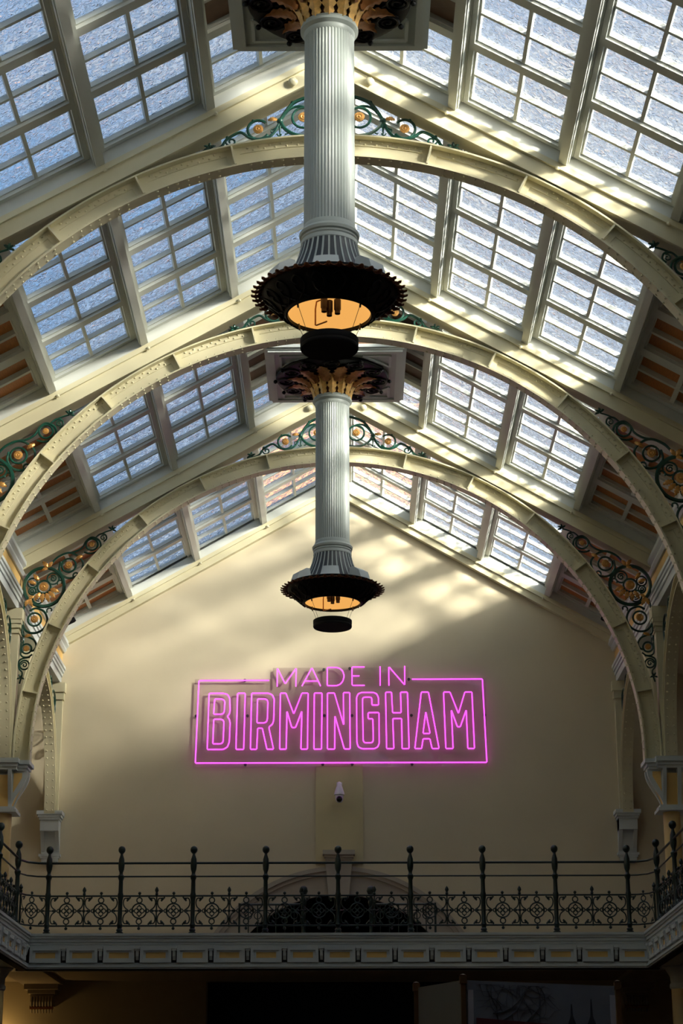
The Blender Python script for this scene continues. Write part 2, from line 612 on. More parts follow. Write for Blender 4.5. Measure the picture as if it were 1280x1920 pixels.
def meshes(w, l):
    fr = sash_mesh(w, l).mesh('sash', M['white'])
    px, py = (w - 0.15) / 2, (l - 0.17) / 2
    pane = MB().box(-px / 2, px / 2, -py / 2, py / 2, -0.003, 0.003).mesh('pane', M['glass'])
    board = MB().box(-px / 2, px / 2, -py / 2, py / 2, 0.0, 0.012)
    board.box(-px / 2, px / 2, -py / 2, -py / 2 + 0.02, -0.012, 0)
    bd = board.mesh('board', M['wood'])
    dk = MB().box(-px / 2, px / 2, -py / 2, py / 2, 0.0, 0.012).mesh('board', M['darkwood'])
    fb = sash_mesh(w, l, 0.10, 0.07, 0.028, 0.05).mesh('coffer_frame', M['white'])
    cs = [(w / 2 + sx * (px / 2 + 0.001), l / 2 + sy * (py / 2 + 0.001)) for sx in (-1, 1) for sy in (-1, 1)]
    return dict(sash=fr, pane=pane, board=bd, dark=dk, coffer=fb, c=cs)


SETS = {}
bands = [(0.12, PUR[0] - 0.062), (PUR[0] + 0.062, PUR[1] - 0.062), (PUR[1] + 0.062, PUR[2] - 0.062), (PUR[2] + 0.062, 5.19)]
ROWN = ['ridge', 'upper', 'lower']
BAYN = ['nearest bay', 'bay between the nearest and middle arches', 'bay between the middle and farthest arches', 'last bay against the gable wall']
wn = 0
for bi, (b0, b1) in enumerate(bays):
    purlins(b0 + 0.1, b1 - 0.1)
    for sd in (-1, 1):
        for ri, (s0, s1) in enumerate(bands):
            y0, y1 = b0 + 0.085, b1 - 0.085
            l = (y1 - y0) / 4
            key = (ri in (0,) and 'r' or ri == 3 and 'b' or 'w', round(l, 3))
            if key not in SETS:
                SETS[key] = meshes(s1 - s0, l)
            S = SETS[key]
            if ri < 3:
                wn += 1
                root = thing('window_%d' % wn, rp(sd, (s0 + s1) / 2, 0.2, (y0 + y1) / 2),
                             '%s row skylight of rippled glass, %s roof slope, %s' % (ROWN[ri], 'left' if sd < 0 else 'right', BAYN[bi]), 'skylight', kind='structure')
            else:
                root = ceil
            for k in range(4):
                rm = roof_mat(sd, s0, (y0 + k * l) if sd > 0 else (y0 + (k + 1) * l), 0.2)
                loc = Matrix.Translation(-WLOC[root.name]) @ rm
                o = bpy.data.objects.new('sash' if ri < 3 else 'coffer_frame', S['sash'] if ri < 3 else S['coffer'])
                COL.objects.link(o)
                o.parent = root
                o.matrix_local = loc
                boarded = ri == 0 and bi in (0, 2) and k in (1, 2)
                for (cx, cy) in S['c']:
                    if ri == 3:
                        p = bpy.data.objects.new('board', S['board'])
                    elif boarded:
                        p = bpy.data.objects.new('board', S['dark'])
                    else:
                        p = bpy.data.objects.new('pane', S['pane'])
                    COL.objects.link(p)
                    p.parent = o
                    p.location = (cx, cy, 0.012)

for y0 in (8.76, 4.26, -0.24, -4.74, -9.24):
    purlins(max(y0 + 0.1, -8), y0 + BAY - 0.1)
for sd in (-1, 1):
    m = MB(); rbox(m, sd, 0.1, 3.9, 0.205, 0.212, 4.26, 13.2)
    m.build('rear_glazing', M['glass'], ceil)
    m = MB()
    for k in range(24):
        yy = -7.6 + k * 0.88
        rbox(m, sd, 0.1, 3.9, 0.16, 0.2, yy, yy + 0.1)
    for s in (0.75, 2.04, 3.3):
        rbox(m, sd, s - 0.02, s + 0.02, 0.16, 0.2, -8, 13.2)
    m.build('rear_glazing_bars', M['white'], ceil)
    m = MB(); rbox(m, sd, 3.945, 5.3, 0.2, 0.24, -8, 13.2)
    m.build('unseen_rear_boarding', M['wood'], ceil)
    m = MB(); rbox(m, sd, 0.0, 3.945, 0.2, 0.24, -8, 4.26)  # upper slope boarding, unseen, added to cut light from the rear skylights
    m.build('unseen_rear_boarding', M['wood'], ceil)
    m = MB(); rbox(m, sd, 3.96, 5.6, 0.245, 0.30, -8, YW + 0.3)
    m.build('roof_covering', M['slate'], ceil)
m = MB().prism([(-0.2, -8, 11.24), (0.2, -8, 11.24), (0, -8, 11.36)], (0, YW + 8.3, 0))
m.build('ridge_cap', M['slate'], ceil)

# ------------------------------------------------------------------ iron arches
ARCH_LB = ['cream riveted iron arch nearest the viewer, crossing behind the larger pendant column',
           'middle cream riveted iron arch, just behind the dark drum of the nearer lamp',
           'farthest cream riveted iron arch, standing in front of the gable wall']
ATOP = radians(91.9)


def ring3(mb, r0, r1, y0, y1, n=120):
    vs = []
    for i in range(n + 1):
        a = -ATOP + 2 * ATOP * i / n
        for r, y in ((r0, y0), (r1, y0), (r1, y1), (r0, y1)):
            vs.append((r * sin(a), y, CZ + r * cos(a)))
    fs = []
    for i in range(n):
        for k in range(4):
            l = (k + 1) % 4
            fs.append((i * 4 + k, (i + 1) * 4 + k, (i + 1) * 4 + l, i * 4 + l))
    fs += [(0, 1, 2, 3), (n * 4 + 3, n * 4 + 2, n * 4 + 1, n * 4)]
    return mb.add(vs, fs)


def dome(mb, p, d, r=0.014, h=0.011):
    d = Vector(d); u = d.orthogonal().normalized(); w = d.cross(u); p = Vector(p)
    vs = [p + (u * cos(2 * pi * k / 6) + w * sin(2 * pi * k / 6)) * r for k in range(6)]
    vs += [p + d * h * 0.75 + (u * cos(2 * pi * k / 6) + w * sin(2 * pi * k / 6)) * r * 0.6 for k in range(6)]
    vs.append(p + d * h)
    fs = []
    for k in range(6):
        l = (k + 1) % 6
        fs += [(k, l, 6 + l, 6 + k), (6 + k, 6 + l, 12)]
    mb.add(vs, fs)


def make_arch(i):
    Y = AY[i]
    root = thing('iron_arch', (0, Y, ZSP), ARCH_LB[i], 'arch', 'riveted iron arches across the hall')
    ring3(MB(), RI + 0.02, RO - 0.018, Y - 0.008, Y + 0.008).build('web', M['cream'], root, True)
    ring3(MB(), RO - 0.018, RO, Y - 0.10, Y + 0.10).build('top_flange', M['cream'], root, True)
    ring3(MB(), RI, RI + 0.02, Y - 0.085, Y + 0.085).build('bottom_flange', M['cream'], root, True)
    m = MB()
    for (r0, r1) in ((RO - 0.085, RO - 0.018), (RI + 0.02, RI + 0.075)):
        ring3(m, r0, r1, Y - 0.018, Y + 0.018)
    m.build('angle_iron', M['cream'], root, True)
    for k in range(-6, 7):
        if k == 0:
            continue
        a = 0.2293 * k
        m = MB()

        def sec(da0, da1, y0, y1):
            m.prism([(r * sin(a + d), y0, CZ + r * cos(a + d)) for r, d in ((RI + 0.02, da0), (RO - 0.018, da0), (RO - 0.018, da1), (RI + 0.02, da1))], (0, y1 - y0, 0))
        sec(-0.0022, 0.0022, Y - 0.095, Y + 0.095)
        sec(-0.016, 0.016, Y - 0.022, Y + 0.022)
        m.build('stiffener', M['cream'], root)
    m = MB()
    n = int(2 * ATOP * RO / 0.115)
    for j in range(n):
        a = -ATOP + 2 * ATOP * (j + 0.5) / n
        if abs((a / 0.2293) - round(a / 0.2293)) < 0.09:
            continue
        for r, da in ((RO - 0.035, 0.0), (RO - 0.065, 0.5)):
            aa = a + da * 2 * ATOP / n
            dome(m, (r * sin(aa), Y - 0.018, CZ + r * cos(aa)), (0, -1, 0), 0.014, 0.014)
        dome(m, ((RI + 0.047) * sin(a), Y - 0.018, CZ + (RI + 0.047) * cos(a)), (0, -1, 0), 0.013, 0.013)
        for yy in (-0.05, 0.05):
            dome(m, (RI * sin(a), Y + yy, CZ + RI * cos(a)), (-sin(a), 0, -cos(a)), 0.016, 0.014)
    tag(m.build('rivets', M['cream'], root), kind='stuff')
    return root


for i in range(3):
    make_arch(i)

# ------------------------------------------------------------------ green scrollwork beside the arches


def rosette_mesh(r):
    b = MB()
    prof = [(0, 0.6), (0.18, 0.58), (0.3, 0.42), (0.36, 0.5), (0.55, 0.52), (0.62, 0.36), (0.95, 0.25), (1.0, 0.0)]
    n = 32
    vs = []
    for (pr, pz) in prof:
        for k in range(n):
            rr = pr * r
            if pr > 0.9:
                rr *= 1 + (0.07 if k % 2 == 0 else -0.05)
            vs.append((max(rr, 1e-4) * cos(2 * pi * k / n), -pz * r * 0.7, max(rr, 1e-4) * sin(2 * pi * k / n)))
    fs = []
    for a in range(len(prof) - 1):
        for k in range(n):
            l = (k + 1) % n
            fs.append((a * n + k, a * n + l, (a + 1) * n + l, (a + 1) * n + k))
    fs.append(tuple(range((len(prof) - 1) * n, len(prof) * n)))
    return b.add(vs, fs).mesh('rosette', M['gold'], True)


ROS = {}


def leaf_mb(L=0.16, W=0.09):
    """lobed leaf lying in local x (length) / z (width), bowed towards -y"""
    rows = 9
    vs = []
    for i in range(rows):
        t = i / (rows - 1)
        w = W / 2 * sin(pi * min(1, 0.12 + t * 0.88)) ** 0.7 * (1.0 if i % 2 else 0.62)
        if i == rows - 1: w = 0.002
        for s in (-1, 0, 1):
            vs.append((L * t + (0.25 * w if s else 0), -0.03 * sin(pi * t) - (0.012 if s == 0 else 0), w * s))
    nv = len(vs)
    vs += [(x, y + 0.008, z) for x, y, z in vs]
    fs = []
    for i in range(rows - 1):
        for s in range(2):
            a = i * 3 + s
            fs.append((a, a + 1, a + 4, a + 3))
            fs.append((nv + a, nv + a + 3, nv + a + 4, nv + a + 1))
        fs.append((i * 3, i * 3 + 3, nv + i * 3 + 3, nv + i * 3))
        fs.append((i * 3 + 2, nv + i * 3 + 2, nv + i * 3 + 5, i * 3 + 5))
    return MB().add(vs, fs)


LEAF_G = leaf_mb().mesh('leaf', M['gold'], True)
LEAF_N = leaf_mb(0.1, 0.05).mesh('leaf', M['green'], True)


def scroll_panel(kind, i, sd):
    Y = AY[i]
    an = ['nearest', 'middle', 'farthest'][i]
    side = 'left' if sd < 0 else 'right'
    if kind == 'crown':
        lb = 'green iron scrollwork with gilt rosettes %s of centre, over the crown of the %s arch' % (side, an)
        base = (0, Y, 9.98)
    else:
        lb = 'green iron scrollwork wheels filling the %s shoulder outside the %s arch' % (side, an)
        base = (sd * 4.2, Y, 7.4)
    root = thing('scrollwork_panel', base, lb, 'scrollwork', 'scrollwork beside the arches')
    g = MB(); g2 = MB()

    def T(pts, r=0.013, closed=False, mb=None):
        r = [q * 1.2 for q in r] if isinstance(r, list) else r * 1.2
        (mb or g).tube([(sd * p[0], Y, p[1]) for p in pts], r, 6, closed)

    def ros(c, r):
        r = r * 0.88
        if r not in ROS: ROS[r] = rosette_mesh(r)
        o = bpy.data.objects.new('rosette', ROS[r])
        COL.objects.link(o); o.parent = root
        o.location = Vector((sd * c[0], Y - 0.012, c[1])) - Vector(base)

    def leaf(c, ang, me=None, sc=1.0):
        o = bpy.data.objects.new('leaf', me or LEAF_G)
        COL.objects.link(o); o.parent = root
        a = ang if sd > 0 else pi - ang
        o.matrix_local = Matrix.Translation(Vector((sd * c[0], Y - 0.012, c[1])) - Vector(base)) @ Matrix.Rotation(-a, 4, 'Y') @ Matrix.Scale(sc, 4)
    if kind == 'crown':
        A = (0.285, 10.245)
        T(circ(A, 0.115, 24), 0.012, True)
        ros(A, 0.062)
        T(spiral(A, 0.115, 0.19, radians(100), radians(15), 10), 0.011)
        T(crv([(0.0, 10.50), (0.15, 10.50), (0.27, 10.475), (0.39, 10.415), (0.47, 10.31), (0.525, 10.21)]), 0.016)
        T(crv([(0.525, 10.21), (0.475, 10.12), (0.38, 10.055), (0.25, 10.035), (0.12, 10.065), (0.02, 10.14)]), 0.016)
        B = (0.745, 10.108)
        T(circ(B, 0.108, 22, radians(-150), radians(135)), 0.013)
        ros(B, 0.058)
        T(crv([(0.525, 10.21), (0.57, 10.10), (0.64, 10.02), (0.74, 9.99), (0.84, 10.02), (0.92, 10.075), (1.0, 10.045), (1.075, 9.985), (1.12, 9.915), (1.19, 9.88), (1.30, 9.86)]), 0.014)
        Cc = (1.02, 9.972)
        T(spiral(Cc, 0.062, 0.012, radians(60), radians(-420), 26), 0.009)
        for ang in (-150, -90, -30):
            T([(0.525, 10.15), (0.525 + 0.1 * cos(radians(ang)), 10.15 + 0.1 * sin(radians(ang)))], [0.012, 0.005])
            T(spiral((0.525 + 0.075 * cos(radians(ang)), 10.11 + 0.05 * sin(radians(ang))), 0.03, 0.012, radians(ang + 90), radians(ang - 90), 8), 0.006)
        g.ball((sd * 0.525, Y, 10.205), 0.035)
        g.ball((sd * 0.40, Y, 10.42), 0.02); g.ball((sd * 0.80, Y, 10.21), 0.018); g.ball((sd * 1.06, Y, 10.02), 0.018)
        leaf((0.55, 10.22), radians(-5), None, 0.62)
        for a in (30, 90, -20, 150):
            leaf((1.235, 9.885), radians(a), LEAF_N, 0.7)
        g.build('scroll', M['green'], root, True)
    else:
        Wc = (4.150, 7.924)
        T(circ(Wc, 0.285, 36), 0.022, True)
        ros(Wc, 0.075)
        T(circ(Wc, 0.095, 18), 0.012, True)
        for (ang, rr) in ((45, 0.085), (-115, 0.085), (160, 0.07), (-160, 0.05)):
            c = (Wc[0] - 0.175 * cos(radians(ang)), Wc[1] + 0.175 * sin(radians(ang)))
            T(circ(c, rr, 16), 0.010, True)
            T(spiral(c, rr * 0.6, 0.012, radians(ang), radians(ang + 500), 20), 0.008)
        for a in range(200, 301, 25):
            leaf((Wc[0] + 0.1 * cos(radians(a)), Wc[1] + 0.1 * sin(radians(a))), radians(a), None, 0.85)
        for a in (20, 50):
            leaf((Wc[0] + 0.12 * cos(radians(a)), Wc[1] + 0.12 * sin(radians(a))), radians(a), None, 0.75)
        # wheels climbing beside the rafter
        W2 = (3.812, 8.244)
        T(circ(W2, 0.10, 20), 0.012, True); ros(W2, 0.062)
        T(crv([(4.10, 8.21), (3.98, 8.36), (3.82, 8.43), (3.69, 8.38), (3.61, 8.27), (3.65, 8.13), (3.76, 8.055), (3.88, 8.08), (3.945, 8.18), (3.93, 8.29)]), 0.014)
        W3 = (3.495, 8.553)
        T(circ(W3, 0.085, 18), 0.012, True); ros(W3, 0.045)
        T(crv([(3.80, 8.43), (3.70, 8.46), (3.62, 8.52), (3.58, 8.60), (3.50, 8.66), (3.40, 8.62), (3.37, 8.53), (3.42, 8.45), (3.52, 8.42), (3.60, 8.44)]), 0.012)
        T(crv([(3.45, 8.65), (3.38, 8.71), (3.31, 8.70), (3.29, 8.64), (3.33, 8.60)]), 0.010)
        T(spiral((3.34, 8.655), 0.04, 0.01, radians(120), radians(-300), 14), 0.007)
        T(crv([(3.37, 8.71), (3.30, 8.745), (3.22, 8.77)]), 0.009)
        for a in (100, 150, 200, 40):
            leaf((3.215, 8.77), radians(a), LEAF_N, 0.7)
        # wheels running down beside the post
        D1 = (4.262, 7.447)
        T(circ(D1, 0.095, 20), 0.012, True); ros(D1, 0.062)
        T(crv([(4.40, 7.72), (4.43, 7.55), (4.43, 7.38), (4.36, 7.27), (4.24, 7.25), (4.13, 7.31), (4.08, 7.43), (4.13, 7.56), (4.25, 7.61), (4.34, 7.57)]), 0.014)
        D2 = (4.355, 7.022)
        T(circ(D2, 0.07, 18), 0.011, True); ros(D2, 0.048)
        T(crv([(4.43, 7.35), (4.42, 7.22), (4.34, 7.19), (4.26, 7.15), (4.22, 7.07), (4.25, 7.00), (4.30, 6.99)]), 0.012)
        T(crv([(4.43, 7.12), (4.44, 6.98), (4.41, 6.91), (4.33, 6.90), (4.27, 6.94)]), 0.010)
        D3 = (4.372, 6.788)
        T(circ(D3, 0.066, 16), 0.010, True)
        T(spiral(D3, 0.045, 0.01, 0, radians(420), 18), 0.008)
        T(crv([(4.30, 6.90), (4.44, 6.86), (4.445, 6.74), (4.40, 6.68), (4.41, 6.60), (4.43, 6.52)]), 0.010)
        for a in (60, 120, 200, -20):
            leaf((4.415, 6.60), radians(a), LEAF_N, 0.6)
        for c, a, sc in (((4.10, 8.20), 130, 0.8), ((4.10, 8.20), 60, 0.7), ((4.10, 8.2), 200, 0.6), ((4.36, 7.74), -60, 0.8), ((4.36, 7.74), 30, 0.6), ((4.36, 7.74), -110, 0.7), ((3.62, 8.39), 215, 0.7), ((4.30, 7.22), 200, 0.6)):
            leaf(c, radians(180 - a), None, sc)
        # small hooks that tie the wheels to the rib
        for c in ((3.70, 8.10), (3.92, 7.99), (4.05, 7.58)):
            T(spiral(c, 0.05, 0.015, radians(-40), radians(230), 12), 0.010)
        g.build('scroll', M['green'], root, True)
    return root


for i in range(3):
    for sd in (-1, 1):
        scroll_panel('crown', i, sd)
        scroll_panel('haunch', i, sd)

# ------------------------------------------------------------------ columns with bracketed capitals
CAPN = ['nearest', 'middle', 'farthest']


def s_bracket(mb, base, d, w, reach, z0, z1, t=0.05):
    """S-curved console: base point (x,y), outward direction d, width across w"""
    d = Vector((d[0], d[1], 0)); n = Vector((-d.y, d.x, 0))
    out = []
    K = 14
    for k in range(K + 1):
        u = k / K
        r = reach * (0.5 - 0.5 * cos(pi * min(1, u * 1.05))) ** 0.85
        out.append((r + 0.02, z0 + (z1 - z0) * u))
    inner = [(-0.02, z1), (-0.02, z0)]
    poly = out + inner
    p0 = Vector((base[0], base[1], 0)) - n * (w / 2)
    mb.prism([p0 + d * a + Vector((0, 0, z)) for a, z in poly], n * w)


def make_column(i, sd):
    Y = AY[i]
    side = 'left' if sd < 0 else 'right'
    root = thing('iron_column', (sd * XC, Y, FLOOR), 'buff iron column on the %s carrying the %s arch on a grey bracketed capital' % (side, CAPN[i]), 'column', 'columns along the gallery edge')
    c = (sd * XC, Y, 0)
    m = MB().lathe([(0.13, FLOOR), (0.13, 2.36)], 24, c)
    m.build('lower_shaft', M['shaft'], root, True)
    m = MB().lathe([(0.13, 2.34), (0.15, 2.36), (0.15, 2.40), (0.135, 2.42), (0.14, 2.50), (0.2, 2.6), (0.24, 2.62), (0.24, 2.66), (0.13, 2.66)], 24, c)
    m.build('lower_capital', M['greywhite'], root, True)
    m = MB().lathe([(0.12, 2.66), (0.115, 4.70)], 24, c)
    m.build('shaft', M['shaft'], root, True)
    m = MB()
    m.box(c[0] - 0.20, c[0] + 0.20, Y - 0.20, Y + 0.20, 4.69, 4.73).box(c[0] - 0.175, c[0] + 0.175, Y - 0.175, Y + 0.175, 4.73, 4.77)
    m.box(c[0] - 0.11, c[0] + 0.11, Y - 0.11, Y + 0.11, 4.77, 5.30)
    cap = m.build('capital', M['greywhite'], root)
    for (dx, dy, reach) in ((-sd, 0, 0.20), (0, -1, 0.14), (0, 1, 0.14)):
        b = MB()
        for off in (-0.10, 0.10):
            s_bracket(b, (c[0] + dx * 0.10 + (off if dx == 0 else 0), Y + dy * 0.10 + (off if dy == 0 else 0)), (dx, dy), 0.05, reach, 4.77, 5.27)
        b.build('bracket', M['greywhite'], root)
        b = MB()
        s_bracket(b, (c[0] + dx * 0.09, Y + dy * 0.09), (dx, dy), 0.15, reach * 0.62, 4.77, 5.20)
        tag(b.build('bracket_panel', M['yellow'], root), 'ochre panel')
    for e in (-1, 1):
        b = MB().prism([(c[0] - sd * d_, Y + e * 0.122, z_) for d_, z_ in ((0.135, 5.235), (0.25, 5.235), (0.25, 5.17), (0.135, 4.96))], (0, e * 0.008, 0))
        tag(b.build('side_inset', M['yellow'], root), 'ochre inset')
    m = MB()
    for (z0, z1, g) in ((5.26, 5.30, 0.0), (5.30, 5.345, 0.025), (5.345, 5.40, 0.055)):
        x_in = 0.30 + g
        m.box(c[0] - sd * x_in, c[0] + sd * 0.17, Y - 0.15 - g, Y + 0.15 + g, z0, z1)
        m.box(c[0] - 0.19 - g * 0.5, c[0] + 0.19 + g * 0.5, Y - 0.26 - g, Y + 0.26 + g, z0 + 0.001, z1 + 0.012)
    m.build('abacus', M['greywhite'], root)
    m = MB().box(c[0] - 0.09, c[0] + 0.09, Y - 0.09, Y + 0.09, 5.40, 7.30)
    m.build('post', M['cream'], root)
    m = MB()
    for (z0, z1, g) in ((7.22, 7.25, 0.11), (7.30, 7.36, 0.115), (7.36, 7.42, 0.13), (7.42, 7.58, 0.14)):
        m.box(c[0] - g, c[0] + g, Y - g, Y + g, z0, z1)
    m.build('post_capital', M['cream'], root)
    return root


for i in range(3):
    for sd in (-1, 1):
        make_column(i, sd)

# arcade arches along the hall, from column to column and to the gable wall
for sd in (-1, 1):
    for bi, (y0, y1) in enumerate(((AY[0], AY[1]), (AY[1], AY[2]), (AY[2], YW))):
        yc, hl = (y0 + y1) / 2, (y1 - y0) / 2
        r0, r1 = hl - 0.30, hl - 0.12
        side = 'left' if sd < 0 else 'right'
        where = ['nearest', 'second', 'last'][bi]
        root = thing('arcade_arch', (sd * XC, yc, 5.42), 'riveted cream arch of the %s arcade in its %s bay%s' % (side, where, ', springing from the gable wall' if bi == 2 else ''), 'arch', 'arcade arches')

        def ring(mb, ra, rb, x0, x1, n=40):
            vs = []
            for k in range(n + 1):
                a = -pi / 2 + pi * k / n
                for r, x in ((ra, x0), (rb, x0), (rb, x1), (ra, x1)):
                    vs.append((sd * XC + x, yc + r * sin(a), 5.42 + r * cos(a)))
            fs = []
            for k in range(n):
                for q in range(4):
                    l = (q + 1) % 4
                    fs.append((k * 4 + q, k * 4 + l, (k + 1) * 4 + l, (k + 1) * 4 + q))
            fs += [(3, 2, 1, 0), (n * 4, n * 4 + 1, n * 4 + 2, n * 4 + 3)]
            mb.add(vs, fs)
        m = MB(); ring(m, r0 + 0.015, r1 - 0.015, -0.02, 0.02); m.build('web', M['cream'], root, True)
        m = MB(); ring(m, r0, r0 + 0.015, -0.085, 0.085); m.build('bottom_flange', M['cream'], root, True)
        m = MB(); ring(m, r1 - 0.015, r1, -0.085, 0.085); m.build('top_flange', M['cream'], root, True)
        m = MB()
        n = int(pi * r0 / 0.115)
        for k in range(n):
            a = -pi / 2 + pi * (k + 0.5) / n
            for x in (-0.045, 0.045):
                dome(m, (sd * XC + x, yc + r0 * sin(a), 5.42 + r0 * cos(a)), (0, -sin(a), -cos(a)), 0.014)
        tag(m.build('rivets', M['cream'], root), kind='stuff')
        for e in (-1, 1):
            g = MB()
            q = lambda u, z: (sd * XC, yc + e * u, z)
            for (u, z, r) in ((hl - 0.40, 7.18, 0.20), (hl - 0.78, 7.40, 0.12), (hl - 0.24, 6.80, 0.11), (hl - 0.17, 6.52, 0.06)):
                g.tube([q(a, b) for a, b in circ((u, z), r, 18)], 0.014, 6, True)
                g.tube([q(a, b) for a, b in spiral((u, z), r * 0.6, 0.02, 0, 7, 18)], 0.010, 5)
            g.build('scroll', M['green'], root, True)

# corbels on the gable wall that carry the last arcade arches
for sd in (-1, 1):
    side = 'left' if sd < 0 else 'right'
    root = thing('wall_corbel', (sd * XC, YW, 4.66), 'grey white console on the gable wall at the %s, under the riveted rib' % side, 'corbel', 'corbels on the gable wall')
    m = MB()
    for (z0, z1, g) in ((5.33, 5.37, 0.16), (5.37, 5.41, 0.18), (5.41, 5.47, 0.20)):
        m.box(sd * XC - g, sd * XC + g, YW - g - 0.10, YW, z0, z1)
    m.build('abacus', M['greywhite'], root)
    m = MB()
    for off in (-0.115, 0.115):
        s_bracket(m, (sd * XC + off, YW), (0, -1), 0.06, 0.22, 4.82, 5.33)
    m.box(sd * XC - 0.145, sd * XC + 0.145, YW - 0.24, YW, 5.16, 5.33)
    m.build('console_side', M['greywhite'], root)
    m = MB()
    s_bracket(m, (sd * XC, YW), (0, -1), 0.18, 0.10, 4.82, 5.20)
    m.build('console_face', M['greywhite'], root)
    m = MB()
    for (z0, z1, g) in ((4.66, 4.70, 0.10), (4.70, 4.75, 0.13), (4.78, 4.82, 0.17), (4.75, 4.78, 0.15)):
        m.box(sd * XC - g, sd * XC + g, YW - g * 0.6, YW, z0, z1)
    m.build('console_foot', M['greywhite'], root)
    m = MB().box(sd * XC - 0.1 * sd, sd * XC + 0.02 * sd, YW - 0.10, YW, 5.47, 7.3)
    m.box(sd * XC - 0.12, sd * XC + 0.12, YW - 0.13, YW, 7.30, 7.36).box(sd * XC - 0.14, sd * XC + 0.14, YW - 0.15, YW, 7.42, 7.58).box(sd * XC - 0.12, sd * XC + 0.12, YW - 0.12, YW, 7.36, 7.42)
    m.build('wall_post', M['cream'], root)

# ------------------------------------------------------------------ galleries
EY = 26.85                            # front edge of the end gallery
EX = 4.11                             # front edges of the side galleries


def bal(name, loc, lb):
    return thing(name, loc, lb, 'balcony', 'galleries around the hall')


end = bal('gallery_balcony', (0, EY, 2.6), 'end gallery with panelled grey front under the gable wall')
m = MB().box(-7.55, 7.55, EY + 0.11, YW - 0.01, 2.86, 3.02)
m.build('slab', M['stonegrey'], end)
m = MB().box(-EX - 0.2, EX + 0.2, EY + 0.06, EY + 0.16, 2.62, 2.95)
tag(m.build('backing', M['shade_dark'], end), 'backing coloured dark as the shade behind the panels')  # dark sheet paints the shade between the frieze panels
STEP_T = ((3.065, 3.10, 0.00), (3.035, 3.065, 0.015), (2.99, 3.035, 0.03), (2.955, 2.99, 0.045), (2.925, 2.955, 0.055))
STEP_B = ((2.685, 2.715, 0.045), (2.655, 2.685, 0.025), (2.635, 2.655, 0.04))
m = MB()
for z0, z1, g in STEP_T:
    m.box(-EX - 0.3, EX + 0.3, EY + g, EY + 0.45, z0, z1)
m.build('cornice', M['greywhite'], end)
m = MB()
for z0, z1, g in STEP_B:
    m.box(-EX - 0.3, EX + 0.3, EY + g, EY + 0.40, z0, z1)
m.build('lower_moulding', M['greywhite'], end)
PITCH = 0.4935


def panel_parts(root, place, w, first):
    """frieze panel (> inset) and small bracket meshes in local u (along), v (outwards), z"""
    h0, h1 = 2.715, 2.925
    fr = MB().box(-w / 2, w / 2, -0.06, 0.06, h0, h1)
    fr2 = MB().box(-w / 2 + 0.01, w / 2 - 0.01, 0.0, 0.055, h0, h0 + 0.012)
    fm = MB()
    fm.box(-w / 2, w / 2, -0.045, 0.055, h0, h0 + 0.035).box(-w / 2, w / 2, -0.045, 0.055, h1 - 0.05, h1)
    fm.box(-w / 2, -w / 2 + 0.04, -0.045, 0.055, h0 + 0.035, h1 - 0.05).box(w / 2 - 0.04, w / 2, -0.045, 0.055, h0 + 0.035, h1 - 0.05)
    fm.box(-w / 2 + 0.04, w / 2 - 0.04, -0.025, 0.055, h0 + 0.035, h0 + 0.06).box(-w / 2 + 0.04, w / 2 - 0.04, -0.025, 0.055, h1 - 0.075, h1 - 0.05)
    fm.box(-w / 2 + 0.04, -w / 2 + 0.075, -0.025, 0.055, h0 + 0.06, h1 - 0.075).box(w / 2 - 0.075, w / 2 - 0.04, -0.025, 0.055, h0 + 0.06, h1 - 0.075)
    ins = MB().box(-w / 2 + 0.075, w / 2 - 0.075, -0.012, 0.05, h0 + 0.06, h1 - 0.075)
    br = MB()
    br.box(-0.035, 0.035, -0.075, 0.05, 2.895, 2.925).box(-0.028, 0.028, -0.065, 0.05, 2.87, 2.895)
    br.prism([(-0.02, 0.05, 2.75), (-0.02, 0.0, 2.75), (-0.02, -0.045, 2.80), (-0.02, -0.062, 2.87), (-0.02, 0.05, 2.87)], (0.04, 0, 0))
    return fm, ins, br


fm, ins, br = panel_parts(end, None, 0.418, 0)
me_f, me_i, me_b = fm.mesh('frieze_panel', M['greywhite']), ins.mesh('inset', M['yellow']), br.mesh('bracket', M['greywhite'])


def lay(root, mw):
    """mw: list of (matrix for panel, matrix for bracket)"""
    inv = Matrix.Translation(-WLOC[root.name])
    for pm, bm in mw:
        if pm is not None:
            o = bpy.data.objects.new('frieze_panel', me_f); COL.objects.link(o); o.parent = root; o.matrix_local = inv @ pm
            q = bpy.data.objects.new('inset', me_i); COL.objects.link(q); q.parent = o
        if bm is not None:
            o = bpy.data.objects.new('bracket', me_b); COL.objects.link(o); o.parent = root; o.matrix_local = inv @ bm


